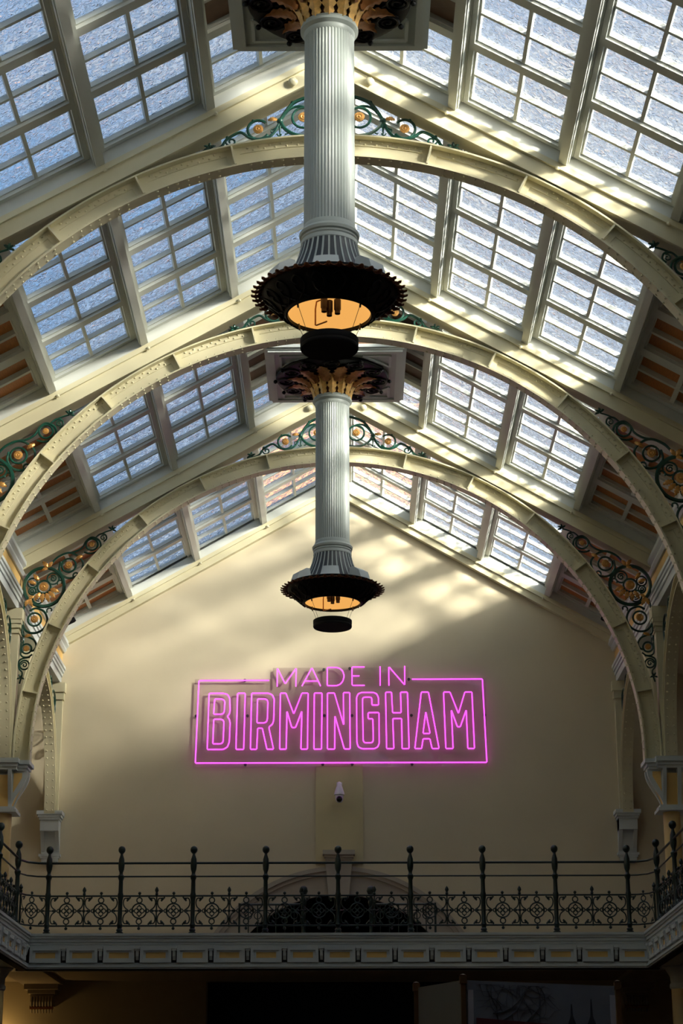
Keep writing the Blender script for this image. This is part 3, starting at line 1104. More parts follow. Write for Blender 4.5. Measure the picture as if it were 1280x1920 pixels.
L = []
x0 = -3.67
for k in range(-1, 16):
    xb = x0 + k * PITCH
    if abs(xb) < 4.02:
        L.append((None, Matrix.Translation((xb, EY + 0.06, 0))))
    if abs(xb + PITCH / 2) < 4.0:
        L.append((Matrix.Translation((xb + PITCH / 2, EY + 0.06, 0)), None))
lay(end, L)
for sd in (-1, 1):
    side = 'left' if sd < 0 else 'right'
    root = bal('gallery_balcony', (sd * EX, 20, 2.6), '%s side gallery with panelled front, meeting the end gallery at a corner' % side)
    MB().box(sd * (EX + 0.10), sd * 7.55, -8, EY + 0.10, 2.86, 3.02).build('slab', M['stonegrey'], root)
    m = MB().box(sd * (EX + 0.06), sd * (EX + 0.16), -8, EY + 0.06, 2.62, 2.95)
    tag(m.build('backing', M['shade_dark'], root), 'backing coloured dark as the shade behind the panels')  # side gaps get their shade from this dark sheet too
    m = MB()
    for z0, z1, g in STEP_T:
        m.box(sd * (EX + g), sd * (EX + 0.45), -8, EY + g, z0, z1)
    m.build('cornice', M['greywhite'], root)
    m = MB()
    for z0, z1, g in STEP_B:
        m.box(sd * (EX + g), sd * (EX + 0.40), -8, EY + g, z0, z1)
    m.build('lower_moulding', M['greywhite'], root)
    R = Matrix.Rotation(-pi / 2 * sd * -1, 4, 'Z') if sd < 0 else Matrix.Rotation(-pi / 2, 4, 'Z')
    R = Matrix.Rotation(pi / 2 if sd < 0 else -pi / 2, 4, 'Z')
    L = []
    for k in range(12):
        yb = EY - 0.22 - k * PITCH
        L.append((Matrix.Translation((sd * (EX + 0.06), yb - PITCH / 2, 0)) @ R, Matrix.Translation((sd * (EX + 0.06), yb, 0)) @ R))
    lay(root, L)

# ------------------------------------------------------------------ gallery railing
RY, RX = 27.0, 4.28
rail = thing('balcony_railing', (0, RY, GFL), 'dark green iron railing with ball topped posts round the gallery edge', 'railing')
PX = [0.008 + 0.985 * k for k in range(-4, 5)]
post_prof = [(0.052, 3.10), (0.052, 3.125), (0.035, 3.135), (0.046, 3.16), (0.030, 3.18), (0.036, 3.21), (0.042, 3.225), (0.030, 3.25), (0.030, 3.55), (0.040, 3.60), (0.040, 3.63),
             (0.031, 3.66), (0.028, 3.82), (0.042, 3.86), (0.044, 3.885), (0.026, 3.905), (0.024, 3.93), (0.038, 3.97), (0.044, 4.03), (0.038, 4.11), (0.020, 4.165), (0.018, 4.185),
             (0.030, 4.195), (0.045, 4.215), (0.050, 4.24), (0.045, 4.265), (0.028, 4.285), (0.001, 4.292)]
post_me = MB().lathe([(r, z - GFL) for r, z in post_prof], 14, cap=False).mesh('post', M['rail'], True)
SIDEY = [26.52, 25.07, 23.62, 22.17, 20.72, 19.27]
pts = [(x, RY) for x in PX] + [(sd * RX, y) for sd in (-1, 1) for y in SIDEY]
for x, y in pts:
    o = bpy.data.objects.new('post', post_me)
    COL.objects.link(o); o.parent = rail
    o.location = (x, y - RY, 0)
corner = lambda sd: [(sd * (RX - 0.36), RY), (sd * (RX - 0.20), RY - 0.03), (sd * (RX - 0.07), RY - 0.14), (sd * (RX - 0.01), RY - 0.32), (sd * RX, RY - 0.48)]
path = [(-RX, 18.5), (-RX, 26.2)] + list(reversed(corner(-1))) + [(-2, RY), (0, RY), (2, RY)] + corner(1) + [(RX, 26.2), (RX, 18.5)]
for nm, z, r in (('top_rail', 4.058, 0.016), ('middle_rail', 3.877, 0.011), ('lattice_rail', 3.615, 0.012), ('lattice_rail', 3.215, 0.012)):
    MB().tube([(x, y, z) for x, y in path], r, 8).build(nm, M['rail'], rail, True)


def lattice(units, width):
    g = MB()
    zc = 3.415 - GFL
    q = lambda u, z: (u, 0.0, z)
    uw = width / units
    for k in range(units):
        uc = -width / 2 + uw * (k + 0.5)
        g.tube([q(a, b) for a, b in circ((uc, zc), 0.098, 20)], 0.010, 5, True)
        for (du, dz) in ((0.047, 0), (-0.047, 0), (0, 0.047), (0, -0.047)):
            g.tube([q(a, b) for a, b in circ((uc + du * 0.75, zc + dz * 0.75), 0.030, 10)], 0.0075, 5, True)
            g.ball(q(uc + du * 1.5, zc + dz * 1.5), 0.014, 6, 4)
        for s in (-1, 1):
            g.tube([q(a, b) for a, b in circ((uc, zc + s * 0.142), 0.036, 12)], 0.009, 5, True)
            g.tube([q(a, b) for a, b in circ((uc + s * 0.105, zc), 0.024, 10)], 0.008, 5, True)
            g.tube([q(uc, zc + s * 0.18), q(uc, zc + s * 0.25)], [0.010, 0.008], 6)
            g.ball(q(uc, zc + s * 0.235), 0.022, 8, 5)
            g.tube([q(uc + s * 0.13, zc), q(uc + s * uw / 2, zc)], 0.008, 5)
            g.ball(q(uc + s * (uw / 2 - 0.05), zc), 0.018, 6, 4)
            for t in (-1, 1):
                e = uw / 2
                c = crv([(s * (e - 0.085), t * 0.006), (s * (e - 0.032), t * 0.05), (s * (e - 0.014), t * 0.11), (s * (e - 0.032), t * 0.165), (s * (e - 0.078), t * 0.168)], 5)
                g.tube([q(uc + a, zc + b) for a, b in c], 0.009, 5)
                g.ball(q(uc + s * (e - 0.078), zc + t * 0.160), 0.022, 7, 5)
                g.tube([q(uc + s * (e - 0.11), zc + t * 0.185), q(uc + s * (e - 0.06), zc + t * 0.130)], 0.012, 5)
        if k < units - 1:
            u = uc + uw / 2
            g.tube([q(u, zc - 0.215), q(u, zc + 0.27)], [0.010, 0.010], 6)
            g.lathe([(0.012, 0.20), (0.022, 0.225), (0.014, 0.245), (0.027, 0.275), (0.020, 0.30), (0.002, 0.325)], 8, q(u, zc))
            g.ball(q(u, zc), 0.022, 8, 5); g.ball(q(u, zc + 0.1), 0.018, 8, 5); g.ball(q(u, zc - 0.1), 0.018, 8, 5)
    return g


lat2 = lattice(2, 0.93).mesh('lattice_panel', M['rail'], True)
lat3 = lattice(3, 1.40).mesh('lattice_panel', M['rail'], True)
for a, b in zip(PX[:-1], PX[1:]):
    o = bpy.data.objects.new('lattice_panel', lat2)
    COL.objects.link(o); o.parent = rail
    o.location = ((a + b) / 2, 0, 0)
for sd in (-1, 1):
    for a, b in zip(SIDEY[:-1], SIDEY[1:]):
        o = bpy.data.objects.new('lattice_panel', lat3)
        COL.objects.link(o); o.parent = rail
        o.matrix_local = Matrix.Translation((sd * RX, (a + b) / 2 - RY, 0)) @ Matrix.Rotation(pi / 2, 4, 'Z')
    g = lattice(1, 0.46)
    g.map(lambda u, v, z: (u, v, z))
    # corner unit bent to follow the rounded rail
    cp = [(-0.23, (RX - 0.33, RY)), (-0.1, (RX - 0.22, RY - 0.025)), (0.0, (RX - 0.14, RY - 0.07)), (0.1, (RX - 0.07, RY - 0.14)), (0.23, (RX - 0.03, RY - 0.26)), (0.5, (RX, RY - 0.5))]

    def bend(u, v, z):
        for (u0, p0), (u1, p1) in zip(cp[:-1], cp[1:]):
            if u <= u1 or u1 == 0.5:
                t = (u - u0) / (u1 - u0)
                return (sd * (p0[0] + (p1[0] - p0[0]) * t), p0[1] + (p1[1] - p0[1]) * t + v, z + GFL)
    g.map(bend)
    g.lathe([(0.014, 3.17), (0.014, 3.60), (0.024, 3.66), (0.015, 3.67), (0.030, 3.70), (0.002, 3.75)], 8, (sd * (RX - 0.02), RY - 0.27, 0))
    g.build('lattice_panel', M['rail'], rail, True)

# inner stair railing standing before the doorway
st = thing('stair_railing', (0, 29.2, 3.02), 'dark stair railing with two ball topped newels in front of the arched doorway', 'railing')
newel = [(0.05, 3.02), (0.05, 3.1), (0.03, 3.14), (0.03, 3.75), (0.045, 3.80), (0.03, 3.86), (0.02, 3.90), (0.045, 3.925), (0.065, 3.97), (0.055, 4.02), (0.03, 4.045), (0.001, 4.05)]
for x in (-0.51, 0.48):
    MB().lathe(newel, 14, (x, 29.2, 0), cap=False).build('newel', M['rail'], st, True)
for x0, x1 in ((-1.45, -0.51), (0.48, 1.42)):
    g = MB()
    g.tube([(x0, 29.2, 3.78), (x1, 29.2, 3.78)], 0.016, 6).tube([(x0, 29.2, 3.16), (x1, 29.2, 3.16)], 0.014, 6)
    for k in range(1, 7):
        x = x0 + (x1 - x0) * k / 7
        g.tube([(x, 29.2, 3.16), (x, 29.2, 3.78)], 0.009, 5)
        g.tube([(x + a, 29.2, b) for a, b in circ((0, 3.62), 0.05, 10)], 0.008, 5, True)
    for x in (x0, x1):
        g.tube([(x, 29.2, 3.02), (x, 29.2, 3.80)], 0.016, 6)
    g.build('bar_panel', M['rail'], st, True)

# ------------------------------------------------------------------ pendant ventilator lamps


def acanthus(mat_, L, W, rise, curl):
    rows = 12
    vs = []
    for i in range(rows):
        t = i / (rows - 1)
        w = W / 2 * (0.55 + 0.6 * sin(pi * t * 0.9)) * (1.0 if i % 2 else 0.66) * (1 - 0.75 * max(0, t - 0.8) / 0.2)
        x = L * (t ** 1.6)
        z = rise * sin(t * pi / 2 * 1.0) - curl * max(0, t - 0.72) ** 1.5 * 4
        for s in (-1, -0.5, 0, 0.5, 1):
            ridge = 0.018 * (1 - abs(s)) if s != 0 else 0.03
            vs.append((x + ridge * 0.9, w * s, z - ridge * 0.4))
    nv = len(vs)
    vs += [(x - 0.010, y, z + 0.006) for x, y, z in vs]
    fs = []
    for i in range(rows - 1):
        for s in range(4):
            a = i * 5 + s
            fs.append((a, a + 1, a + 6, a + 5))
            fs.append((nv + a, nv + a + 5, nv + a + 6, nv + a + 1))
        fs.append((i * 5, i * 5 + 5, nv + i * 5 + 5, nv + i * 5))
        fs.append((i * 5 + 4, nv + i * 5 + 4, nv + i * 5 + 9, i * 5 + 9))
    return MB().add(vs, fs).mesh('leaf', mat_, True)


def radial(root, name, me, n, r, z, a0=0.0, tilt=0.0):
    for k in range(n):
        a = a0 + 2 * pi * k / n
        o = bpy.data.objects.new(name, me)
        COL.objects.link(o); o.parent = root
        o.matrix_local = Matrix.Rotation(a, 4, 'Z') @ Matrix.Translation((r, 0, z)) @ Matrix.Rotation(tilt, 4, 'Y')


LY = [AY[0] - BAY / 2, AY[1] + BAY / 2]
Z0 = 6.7
lamp = thing('pendant_lamp', (0.0, LY[0], Z0), 'larger, nearer fluted pendant column with flared amber lamp and dark drum below', 'lamp', 'pendant ventilator lamps')
c0 = (0.0, LY[0], 0)
m = MB().lathe([(0.222, 7.80), (0.222, 9.80)], 192, c0, flute=lambda k: 0.007 * (abs(((k % 4) - 2) / 2.0)) - 0.005)
m.build('fluted_column', M['pale'], lamp, True)
m = MB().lathe([(0.22, 9.74), (0.232, 9.76), (0.232, 9.79), (0.245, 9.80), (0.262, 9.815), (0.262, 9.84), (0.245, 9.855), (0.25, 9.87), (0.225, 9.88)], 48, c0)
m.build('upper_collar', M['pale'], lamp, True)
m = MB().lathe([(0.222, 7.86), (0.23, 7.84), (0.232, 7.81), (0.25, 7.80), (0.265, 7.775), (0.26, 7.75), (0.245, 7.74), (0.252, 7.72), (0.24, 7.70)], 48, c0)
m.build('lower_collar', M['pale'], lamp, True)
m = MB().lathe([(0.20, 9.86), (0.21, 9.98), (0.26, 10.06), (0.34, 10.12)], 32, c0)
m.build('capital_bell', M['brownleaf'], lamp, True)
radial(lamp, 'leaf', acanthus(M['leafgold'], 0.17, 0.14, 0.25, 0.10), 12, 0.228, 9.865 - Z0)
radial(lamp, 'leaf', acanthus(M['bronze'], 0.30, 0.17, 0.10, 0.02), 12, 0.30, 10.01 - Z0, pi / 12)
m = MB().lathe([(0.30, 10.155), (0.50, 10.13), (0.70, 10.13), (0.745, 10.14), (0.76, 10.16), (0.75, 10.185)], 64, c0)
dish = m.build('ceiling_rose', M['black'], lamp, True)
g = MB()
for k in range(12):
    a = 2 * pi * k / 12
    q = lambda u, v: (c0[0] + u * cos(a) - v * sin(a), c0[1] + u * sin(a) + v * cos(a), 10.122)
    g.tube([q(x, y) for x, y in circ((0.62, 0), 0.10, 16)], 0.014, 5, True)
    g.tube([q(x, y) for x, y in spiral((0.62, 0), 0.07, 0.015, 0, 8, 16)], 0.011, 5)
    g.tube([q(x, y) for x, y in crv([(0.35, 0.03), (0.44, 0.08), (0.52, 0.02), (0.50, -0.04), (0.45, -0.02)])], 0.012, 5)
    g.tube([q(x, y) for x, y in crv([(0.36, -0.05), (0.46, -0.11), (0.56, -0.13), (0.66, -0.12)])], 0.010, 5)
    g.ball(q(0.765, 0), 0.028, 8, 5)
g.build('rose_scrolls', M['black'], dish, True)
# flared ribbed skirt
sk = [(0.238, 7.715), (0.246, 7.65), (0.272, 7.55), (0.315, 7.44), (0.37, 7.335), (0.43, 7.255)]
m = MB().lathe(sk, 48, c0, cap=False)
m.build('skirt', M['slot'], lamp, True)
m = MB().lathe([(0.242, 7.72), (0.247, 7.70), (0.25, 7.67), (0.243, 7.66)], 48, c0, cap=False)
m.lathe([(0.405, 7.29), (0.436, 7.26), (0.436, 7.245), (0.405, 7.245)], 48, c0, cap=False)
m.build('skirt_band', M['pale'], lamp, True)
rb = MB()
q = [(r + 0.004, z - Z0) for r, z in crv(sk, 3)]
rb.prism([(r, -0.008, z) for r, z in q] + [(r - 0.012, -0.008, z) for r, z in reversed(q)], (0, 0.016, 0))
radial(lamp, 'rib', rb.mesh('rib', M['pale']), 32, 0, 0)
pl = MB()
for a0 in range(-110, -69, 10):
    pass
AA = [radians(-112 + 3 * k) for k in range(13)]
vs = []
for a in AA:
    for r, z in ((0.315, 7.44), (0.37, 7.335), (0.43, 7.255)):
        vs.append((c0[0] + (r + 0.012) * cos(a), c0[1] + (r + 0.012) * sin(a), z))
    for r, z in ((0.43, 7.255), (0.37, 7.335), (0.315, 7.44)):
        vs.append((c0[0] + (r - 0.004) * cos(a), c0[1] + (r - 0.004) * sin(a), z))
fs = []
for k in range(len(AA) - 1):
    for q_ in range(6):
        l = (q_ + 1) % 6
        fs.append((k * 6 + q_, k * 6 + l, (k + 1) * 6 + l, (k + 1) * 6 + q_))
fs += [(5, 4, 3, 2, 1, 0), tuple(range((len(AA) - 1) * 6, len(AA) * 6))]
pl.add(vs, fs)
tag(pl.build('cover_plate', M['greywhite'], lamp), 'plain grey plate over the slots')
# dark bowl with leafy edge
bowl = [(0.58, 7.255), (0.60, 7.245), (0.60, 7.225), (0.575, 7.195), (0.52, 7.14), (0.43, 7.065), (0.385, 7.03), (0.375, 7.015), (0.36, 7.015), (0.355, 7.04), (0.40, 7.085), (0.50, 7.16), (0.56, 7.22), (0.58, 7.255)]
m = MB().lathe(bowl, 64, c0, cap=False)
bw = m.build('bowl', M['black'], lamp, True)
m = MB().lathe([(0.42, 7.245), (0.585, 7.245), (0.585, 7.239), (0.42, 7.239)], 64, c0, cap=False)
m.build('bowl_cover', M['black'], lamp, True)
g = MB()
for k in range(18):
    a = 2 * pi * k / 18
    def q3(u, v):
        r = 0.40 + u * 0.19; z = 7.035 + u * 0.172 - 0.006
        aa = a + v / r
        return (c0[0] + r * cos(aa), c0[1] + r * sin(aa), z)
    g.tube([q3(u, v) for u, v in crv([(0.0, -0.05), (0.3, 0.03), (0.6, 0.05), (0.85, 0.0), (0.7, -0.05), (0.5, -0.02)], 4)], 0.010, 5)
    g.tube([q3(u, v) for u, v in crv([(0.0, 0.04), (0.25, -0.03), (0.5, -0.05)], 4)], 0.008, 5)
g.build('bowl_relief', M['black'], bw, True)
el = leaf_mb(0.125, 0.09)
el.map(lambda x, y, z: (x, z, y + 0.02 - x * 0.15))
radial(lamp, 'rim_leaf', el.mesh('rim_leaf', M['brownleaf'], True), 44, 0.555, 7.235 - Z0, 0, 0.22)
m = MB().lathe([(0.36, 7.045), (0.31, 7.10), (0.22, 7.145), (0.12, 7.165), (0.001, 7.17), (0.001, 7.18), (0.12, 7.175), (0.23, 7.155), (0.33, 7.105), (0.365, 7.05)], 48, c0, cap=False)
tag(m.build('reflector', M['amber'], lamp, True), 'glowing amber reflector')
for dx, dy, zz in ((-0.045, -0.02, 7.045), (0.0, 0.03, 7.03), (0.07, 0.0, 7.035)):
    MB().lathe([(0.03, 7.175), (0.03, zz + 0.04), (0.024, zz + 0.03), (0.024, zz), (0.001, zz - 0.004)], 14, (c0[0] + dx, c0[1] + dy, 0)).build('bulb', M['bulb'], lamp, True)
g = MB()
g.tube([(c0[0] - 0.07, c0[1], 7.17), (c0[0] - 0.11, c0[1], 7.15), (c0[0] - 0.12, c0[1], 7.08), (c0[0] - 0.12, c0[1], 6.93), (c0[0] - 0.11, c0[1] - 0.02, 6.92), (c0[0] - 0.02, c0[1] - 0.1, 6.92)], 0.007, 6)
g.build('bent_rod', M['bronze'], lamp, True)
for sx, sy in ((-1, -1), (1, -1), (1, 1), (-1, 1)):
    g = MB().tube([(c0[0] + sx * 0.27, c0[1] + sy * 0.24, 7.03), (c0[0] + sx * 0.185, c0[1] + sy * 0.155, 6.79)], 0.003, 4)
    g.tube([(c0[0] + sx * 0.27, c0[1] + sy * 0.24, 7.05), (c0[0] + sx * 0.262, c0[1] + sy * 0.232, 6.99)], 0.009, 6)
    g.build('hanging_wire', M['bracket'], lamp)
m = MB().lathe([(0.245, 6.70), (0.25, 6.71), (0.25, 6.725), (0.245, 6.735), (0.25, 6.745), (0.25, 6.79), (0.24, 6.795)], 48, c0)
m.build('drum', M['matt'], lamp, True)
for (ang, tl) in ((-42, 0.0), (-150, 0.0), (95, 0)):
    b = MB()
    b.prism([(-0.10, -0.09, 0.0), (0.12, -0.09, 0.0), (0.08, -0.09, 0.11), (-0.02, -0.09, 0.17), (-0.07, -0.09, 0.17)], (0, 0.18, 0))
    A = Matrix.Translation((c0[0], c0[1], 7.247)) @ Matrix.Rotation(radians(ang), 4, 'Z') @ Matrix.Translation((0.455, 0, 0))
    b.map(lambda x, y, z: tuple(A @ Vector((x, y, z))))
    b.build('floodlight', M['greywhite'], lamp)
lamp2 = copy_tree(lamp)
lamp2.location = (-0.045, LY[1], Z0)
lamp2['label'] = 'smaller, farther fluted pendant column with amber lamp and dark drum, hanging above the neon sign'

# square canopy panels the lamps hang from
can = thing('canopy_panel', (0, LY[0], 10.18), 'square grey panelled canopy at the top edge above the nearer pendant', 'ceiling panel', 'canopies above the pendants')
H = 0.93
m = MB()
m.box(-H, H, LY[0] - H, LY[0] + H, 10.225, 10.27)
m.box(-H + 0.03, H - 0.03, LY[0] - H + 0.03, LY[0] + H - 0.03, 10.205, 10.225)
for x0, x1, y0, y1 in ((-H + 0.05, H - 0.05, -H + 0.05, -H + 0.13), (-H + 0.05, H - 0.05, H - 0.13, H - 0.05), (-H + 0.05, -H + 0.13, -H + 0.13, H - 0.13), (H - 0.13, H - 0.05, -H + 0.13, H - 0.13)):
    m.box(x0, x1, LY[0] + y0, LY[0] + y1, 10.175, 10.205)
m.build('frame', M['greywhite'], can)
m = MB().box(-H + 0.13, H - 0.13, LY[0] - H + 0.13, LY[0] + H - 0.13, 10.195, 10.21)
m.build('soffit', M['pale'], can)
for sx in (-1, 1):
    for sy in (-1, 1):
        m = MB()
        P = [(sx * 0.72, LY[0] + sy * 0.72), (sx * 0.72, LY[0] + sy * 0.36), (sx * 0.36, LY[0] + sy * 0.72)]
        for a, b in zip(P, P[1:] + P[:1]):
            m.tube([(a[0], a[1], 10.19), (b[0], b[1], 10.19)], 0.022, 4)
        m.build('corner_moulding', M['greywhite'], can)
m = MB()
for sx in (-1, 1):
    m.box(sx * (H - 0.12), sx * (H - 0.06), LY[0] - H + 0.06, LY[0] + H - 0.06, 10.27, 10.55)
for sy in (-1, 1):
    m.box(-H + 0.06, H - 0.06, LY[0] + sy * (H - 0.12), LY[0] + sy * (H - 0.06), 10.27, 10.60)
m.build('box_side', M['darkwood'], can)
can2 = copy_tree(can)
can2.location = (0, LY[1], 10.18)
can2['label'] = 'square grey panelled canopy behind the middle arch, above the farther pendant'

# ------------------------------------------------------------------ neon sign
SX, SZ = 4.664 / 546, 1.367 / 156
YS = YW - 0.065


def sp(px, py, y=YS):
    return ((px - 366) * SX - 2.296, y, 7.632 - (py - 1275) * SZ)


sign = thing('neon_sign', (0.03, YW, 6.2), 'pink neon MADE IN BIRMINGHAM sign framed on the gable wall', 'sign')
xl, xr = sp(362, 0)[0], sp(914, 0)[0]
zb, zt, ztt = sp(0, 1438)[2], sp(0, 1273)[2], sp(0, 1252)[2]
m = MB().box(xl, xr, YS + 0.025, YS + 0.035, zb, zt).box(sp(510, 0)[0], sp(768, 0)[0], YS + 0.025, YS + 0.035, zt, ztt)
m.build('backing_board', M['acrylic'], sign)


def tubeline(name, lines, r=0.0112):
    m = MB()
    for pts, closed in lines:
        P = [sp(x, y) for x, y in pts]
        m.tube(P, r, 8, closed)
    return m.build(name, M['neon'], sign, True)


def dens(pts, closed):
    """split straight runs so that the tube corners stay crisp"""
    out = []
    n = len(pts)
    for i in range(n if closed else n - 1):
        a, b = pts[i], pts[(i + 1) % n]
        d = max(abs(a[0] - b[0]), abs(a[1] - b[1]))
        e = 1.2 / max(d, 2.4)
        out += [(a[0] + (b[0] - a[0]) * t, a[1] + (b[1] - a[1]) * t) for t in ((e, 0.5, 1 - e) if (i > 0 or closed) else (0, 0.5, 1 - e))]
    if not closed:
        out.append(pts[-1])
    return out


def Lz(pts, ox=340):
    return [(ox + x / 4.267, 1230 + y / 4.267) for x, y in pts]


R0 = 630
fr = [([(503, 1276.5), (370, 1276.5), (366.5, 1431), (912, 1431), (907.5, 1275), (774, 1275)], False)]
tubeline('frame_tube', [(dens(p, c), c) for p, c in fr])


def corner_r(pts, r=12):
    return pts


BIG = [
    ('B', 340, [([(212, 302), (330, 302), (362, 312), (380, 345), (384, 440), (380, 465), (362, 488), (380, 512), (386, 540), (382, 690), (368, 730), (335, 750), (206, 750)], True),
                ([(258, 348), (315, 348), (334, 356), (340, 372), (338, 445), (332, 462), (316, 470), (252, 470)], True),
                ([(254, 510), (312, 510), (330, 518), (336, 534), (333, 685), (326, 700), (308, 706), (250, 706)], True)]),
    ('I', 340, [([(442, 302), (504, 302), (498, 750), (436, 750)], True)]),
    ('R', 340, [([(556, 302), (690, 302), (722, 315), (739, 350), (736, 520), (727, 550), (697, 574), (737, 750), (684, 750), (645, 582), (608, 582), (602, 750), (552, 750)], True),
                ([(604, 348), (664, 348), (682, 356), (688, 374), (685, 512), (678, 532), (660, 540), (602, 540)], True)]),
    ('M', 340, [([(788, 302), (832, 302), (897, 470), (962, 302), (1012, 302), (1008, 750), (956, 750), (962, 446), (912, 578), (882, 578), (842, 446), (838, 750), (786, 750)], True)]),
    ('I', 340, [([(1062, 302), (1124, 302), (1121, 750), (1060, 750)], True)]),
    ('N', 340, [([(1168, 302), (1224, 302), (1299, 560), (1297, 299), (1348, 299), (1350, 749), (1303, 749), (1228, 485), (1226, 750), (1168, 750)], True)]),
    ('G', R0, [([(342, 400), (342, 340), (328, 310), (300, 298), (208, 298), (178, 310), (165, 340), (167, 700), (178, 734), (208, 748), (305, 748), (334, 734), (346, 702), (345, 460), (258, 460), (258, 510), (296, 510),
                 (298, 680), (292, 696), (276, 701), (236, 701), (222, 695), (217, 678), (213, 352), (218, 340), (230, 336), (275, 336), (286, 341), (289, 352), (289, 400)], True)]),
    ('H', R0, [([(400, 297), (448, 297), (455, 462), (524, 462), (521, 297), (577, 297), (584, 748), (528, 748), (527, 508), (456, 508), (462, 748), (404, 748)], True)]),
    ('A', R0, [([(688, 297), (746, 297), (824, 748), (768, 748), (752, 670), (697, 670), (684, 748), (630, 748)], True), ([(722, 455), (754, 628), (697, 628)], True)]),
    ('M', R0, [([(868, 297), (920, 297), (985, 470), (1040, 297), (1097, 297), (1107, 748), (1054, 748), (1048, 440), (997, 576), (974, 576), (928, 440), (936, 748), (878, 748)], True)]),
]
for ch, ox, lines in BIG:
    o = tubeline('letter', [(dens(Lz(p, ox), c), c) for p, c in lines])
    o['label'] = 'outlined neon letter ' + ch
SM = [
    ('M', 340, [([(762, 248), (762, 98), (826, 228), (915, 98), (913, 248)], False)]),
    ('A', 340, [([(962, 245), (1042, 96), (1112, 245)], False), ([(985, 205), (1096, 205)], False)]),
    ('D', 340, [([(1166, 95), (1240, 95), (1268, 103), (1292, 125), (1304, 165), (1292, 208), (1268, 234), (1240, 243), (1166, 243)], True)]),
    ('E', R0, [([(232, 92), (130, 92), (130, 241), (232, 241)], False), ([(130, 164), (190, 164)], False)]),
    ('I', R0, [([(357, 88), (357, 243)], False)]),
    ('N', R0, [([(428, 243), (428, 90), (556, 240), (556, 86)], False)]),
]
for ch, ox, lines in SM:
    o = tubeline('letter', [(dens(Lz(p, ox), c), c) for p, c in lines], 0.0105)
    o['label'] = 'small single stroke neon letter ' + ch
for px, py in ((366, 1343), (463, 1343), (608, 1343), (660, 1343), (772, 1343), (910, 1343), (457, 1276), (768, 1275), (607, 1256), (656, 1254), (460, 1434), (605, 1434), (660, 1434), (772, 1434)):
    p = sp(px, py)
    b = MB().lathe([(0.016, 0), (0.016, 0.045), (0.024, 0.055), (0.024, 0.06)], 10)
    b.map(lambda x, y, z: (p[0] + x, YS + 0.065 - z, p[2] + y))
    b.build('standoff', M['bracket'], sign, True)

# ------------------------------------------------------------------ small fittings
cc = thing('security_camera', (0.01, YW - 0.035, 5.6), 'white domed security camera with black lens on the buff strip below the sign', 'camera')
c = (0.01, YW - 0.19, 0)
m = MB().box(-0.035, 0.055, YW - 0.06, YW - 0.035, 5.83, 5.95)
m.tube([(0.01, YW - 0.04, 5.91), (0.01, YW - 0.12, 5.915), (0.01, YW - 0.175, 5.895), (0.01, YW - 0.19, 5.84)], 0.034, 10)
m.build('wall_arm', M['plastic'], cc, True)
m = MB().lathe([(0.02, 5.87), (0.045, 5.86), (0.065, 5.80), (0.08, 5.75), (0.082, 5.725), (0.001, 5.725)], 24, c)
m.build('housing', M['plastic'], cc, True)
m = MB().lathe([(0.062, 5.725), (0.066, 5.69), (0.060, 5.64), (0.040, 5.605), (0.001, 5.595)], 24, c)
m.build('dome', M['plastic'], cc, True)
b = MB().lathe([(0.046, 0.0), (0.046, 0.055), (0.035, 0.066), (0.001, 0.068)], 20)
b.map(lambda x, y, z: (c[0] + x, c[1] - 0.025 - z, 5.645 + y))
b.build('lens', M['lens'], cc, True)

for sd in (-1, 1):
    side = 'left' if sd < 0 else 'right'
    sp_ = thing('spotlight', (sd * 4.28, 30.4, 8.43), 'tiny black spotlight clipped under the boarding behind the %s shoulder of the farthest arch' % side, 'spotlight', 'spotlights by the gable')
    b = MB().lathe([(0.001, -0.07), (0.04, -0.07), (0.045, 0.05), (0.035, 0.08), (0.001, 0.08)], 14)
    A = Matrix.Translation((sd * 4.28, 30.4, 8.43)) @ Matrix.Rotation(radians(60 * -sd), 4, 'Y')
    b.map(lambda x, y, z: tuple(A @ Vector((x, y, z))))
    b.build('lamp_body', M['matt'], sp_, True)
    MB().tube([(sd * 4.30, 30.4, 8.43), (sd * 4.32, 30.4, 8.56), (sd * 4.34, 30.4, 8.72)], 0.012, 6).build('arm', M['white'], sp_)

# corbel below the gallery at bottom left
for sd in (-1, 1):
    lc = thing('fluted_corbel', (sd * XC, YW, 2.38), 'fluted stone corbel on the lower wall under the %s end of the gallery' % ('left' if sd < 0 else 'right'), 'corbel', 'corbels under the gallery')
    m = MB()
    m.box(sd * XC - 0.26, sd * XC + 0.26, YW - 0.34, YW, 2.72, 2.80).box(sd * XC - 0.21, sd * XC + 0.21, YW - 0.28, YW, 2.66, 2.72)
    m.box(sd * XC - 0.175, sd * XC + 0.175, YW - 0.22, YW, 2.48, 2.66)
    m.box(sd * XC - 0.30, sd * XC + 0.30, YW - 3.2, YW, 2.80, 2.86)
    m.build('corbel_block', M['stonegrey'], lc)
    for k in range(8):
        x = sd * XC - 0.155 + k * 0.0443
        m = MB().tube([(x, YW - 0.225, 2.62), (x, YW - 0.235, 2.54), (x, YW - 0.20, 2.47)], 0.018, 6)
        m.tube([(x, YW - 0.19, 2.44), (x, YW - 0.15, 2.38)], [0.018, 0.012], 6)
        m.build('flute', M['stonegrey'], lc)
    b = MB().tube([(sd * XC - 0.18, YW - 0.19, 2.46), (sd * XC + 0.18, YW - 0.19, 2.46)], 0.03, 8)
    b.build('roll_moulding', M['bronze'], lc)

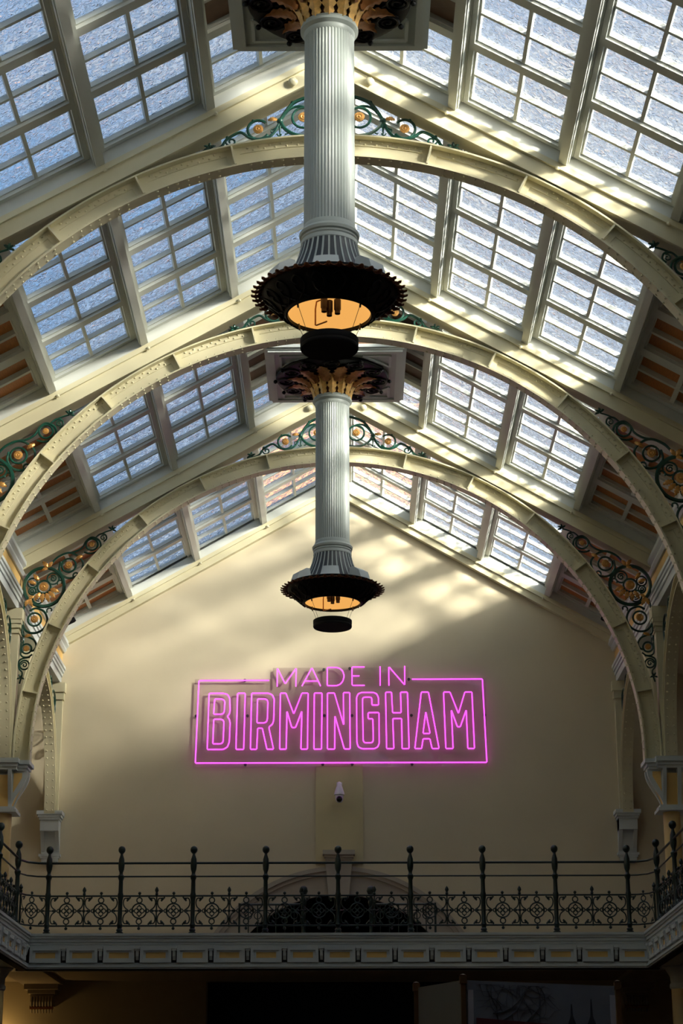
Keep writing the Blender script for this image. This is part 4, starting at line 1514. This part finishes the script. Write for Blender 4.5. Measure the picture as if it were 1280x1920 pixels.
# ------------------------------------------------------------------ folding display stand, bottom right
ds = thing('display_stand', (0.74, 10.45, FLOOR), 'tall grey fabric display stand with oak posts and a printed city skyline', 'display stand')
ZT = 0.975
P = [(0.512, 10.88), (0.741, 10.45), (1.589, 10.82)]
for x, y in P:
    po = MB().box(x - 0.013, x + 0.013, y - 0.013, y + 0.013, FLOOR, ZT).build('post', M['oak'], ds)
    b = MB().box(x - 0.019, x + 0.019, y - 0.019, y + 0.019, ZT - 0.03, ZT + 0.008)
    b.lathe([(0.014, ZT + 0.008), (0.018, ZT + 0.014), (0.001, ZT + 0.02)], 10, (x, y, 0))
    b.build('post_cap', M['oak'], po)


def sheet(a, b, m_, name, z0=-1.3, z1=ZT - 0.012):
    a = Vector((a[0], a[1], 0)); b = Vector((b[0], b[1], 0))
    d = (b - a).normalized(); n = Vector((d.y, -d.x, 0))
    p, q_ = a + d * 0.02, b - d * 0.02
    mm = MB().prism([p + Vector((0, 0, z0)), q_ + Vector((0, 0, z0)), q_ + Vector((0, 0, z1)), p + Vector((0, 0, z1))], -n * 0.006)
    o = mm.build(name, m_, ds)
    return o, p, d, n, (q_ - p).length


o1, *_ = sheet(P[0], P[1], M['clothwarm'], 'side_banner')
o2, p, d, n, W = sheet(P[1], P[2], M['cloth'], 'front_banner')
at = lambda u, z: p + d * u + n * 0.003 + Vector((0, 0, z))
for x in (0.018, W - 0.018):
    MB().prism([at(x - 0.016, -1.3), at(x + 0.016, -1.3), at(x + 0.016, ZT - 0.06), at(x - 0.016, ZT - 0.06)], n * 0.004).build('edge_strip', M['plastic'], o2)
g = MB()
rng = random.Random(3)


def branch(u, z, a, l, w, depth):
    pts = [(u, z)]
    for k in range(4):
        a += rng.uniform(-0.45, 0.45)
        u += cos(a) * l / 4; z += sin(a) * l / 4
        u = min(max(u, 0.05), 0.66); z = min(max(z, 0.66), ZT - 0.03)
        pts.append((u, z))
    g.tube([at(x, y) for x, y in pts], [w * (1 - 0.12 * k) for k in range(5)], 4)
    if depth:
        for k in (1, 2, 3, 4):
            if rng.random() < 0.85:
                branch(pts[k][0], pts[k][1], a + rng.choice((-1, 1)) * rng.uniform(0.4, 1.2), l * 0.65, w * 0.6, depth - 1)


for u, z, a in ((0.30, 0.72, 1.0), (0.42, 0.74, 1.7), (0.15, 0.80, 0.4), (0.2, 0.72, 2.2), (0.35, 0.93, -2.2)):
    branch(u, z, a, 0.22, 0.0035, 2)
g.build('printed_branches', M['ink'], o2)
MB().prism([at(0.05, 0.30), at(0.70, 0.30), at(0.70, 0.745), at(0.05, 0.775)], n * 0.002).build('printed_band', M['red'], o2)
for u, h, w in ((0.615, 0.86, 0.014), (0.735, 0.89, 0.016)):
    g = MB()
    g.prism([at(u - w * 1.6, 0.5), at(u + w * 1.6, 0.5), at(u + w * 1.6, 0.76), at(u + w, 0.78), at(u + w * 0.5, 0.80), at(u + 0.002, h), at(u - 0.002, h), at(u - w * 0.5, 0.80), at(u - w, 0.78), at(u - w * 1.6, 0.76)], n * 0.003)
    g.build('printed_tower', M['ink'], o2)

# ------------------------------------------------------------------ clock-tower-like stone block outside, seen through the end skylights
tw = thing('stone_tower', (0, 44, -1.6), 'pinkish stone tower outside, glimpsed through the skylights by the ridge', 'building')
m = MB().box(-1.9, 1.9, 44, 47.8, -1.6, 16.6)
m.build('tower_shaft', M['tower'], tw)
m = MB().box(-2.15, 2.15, 43.75, 48.05, 16.6, 17.0).box(-1.9, 1.9, 44, 47.8, 17.0, 17.6)
m.build('tower_cornice', M['tower'], tw)
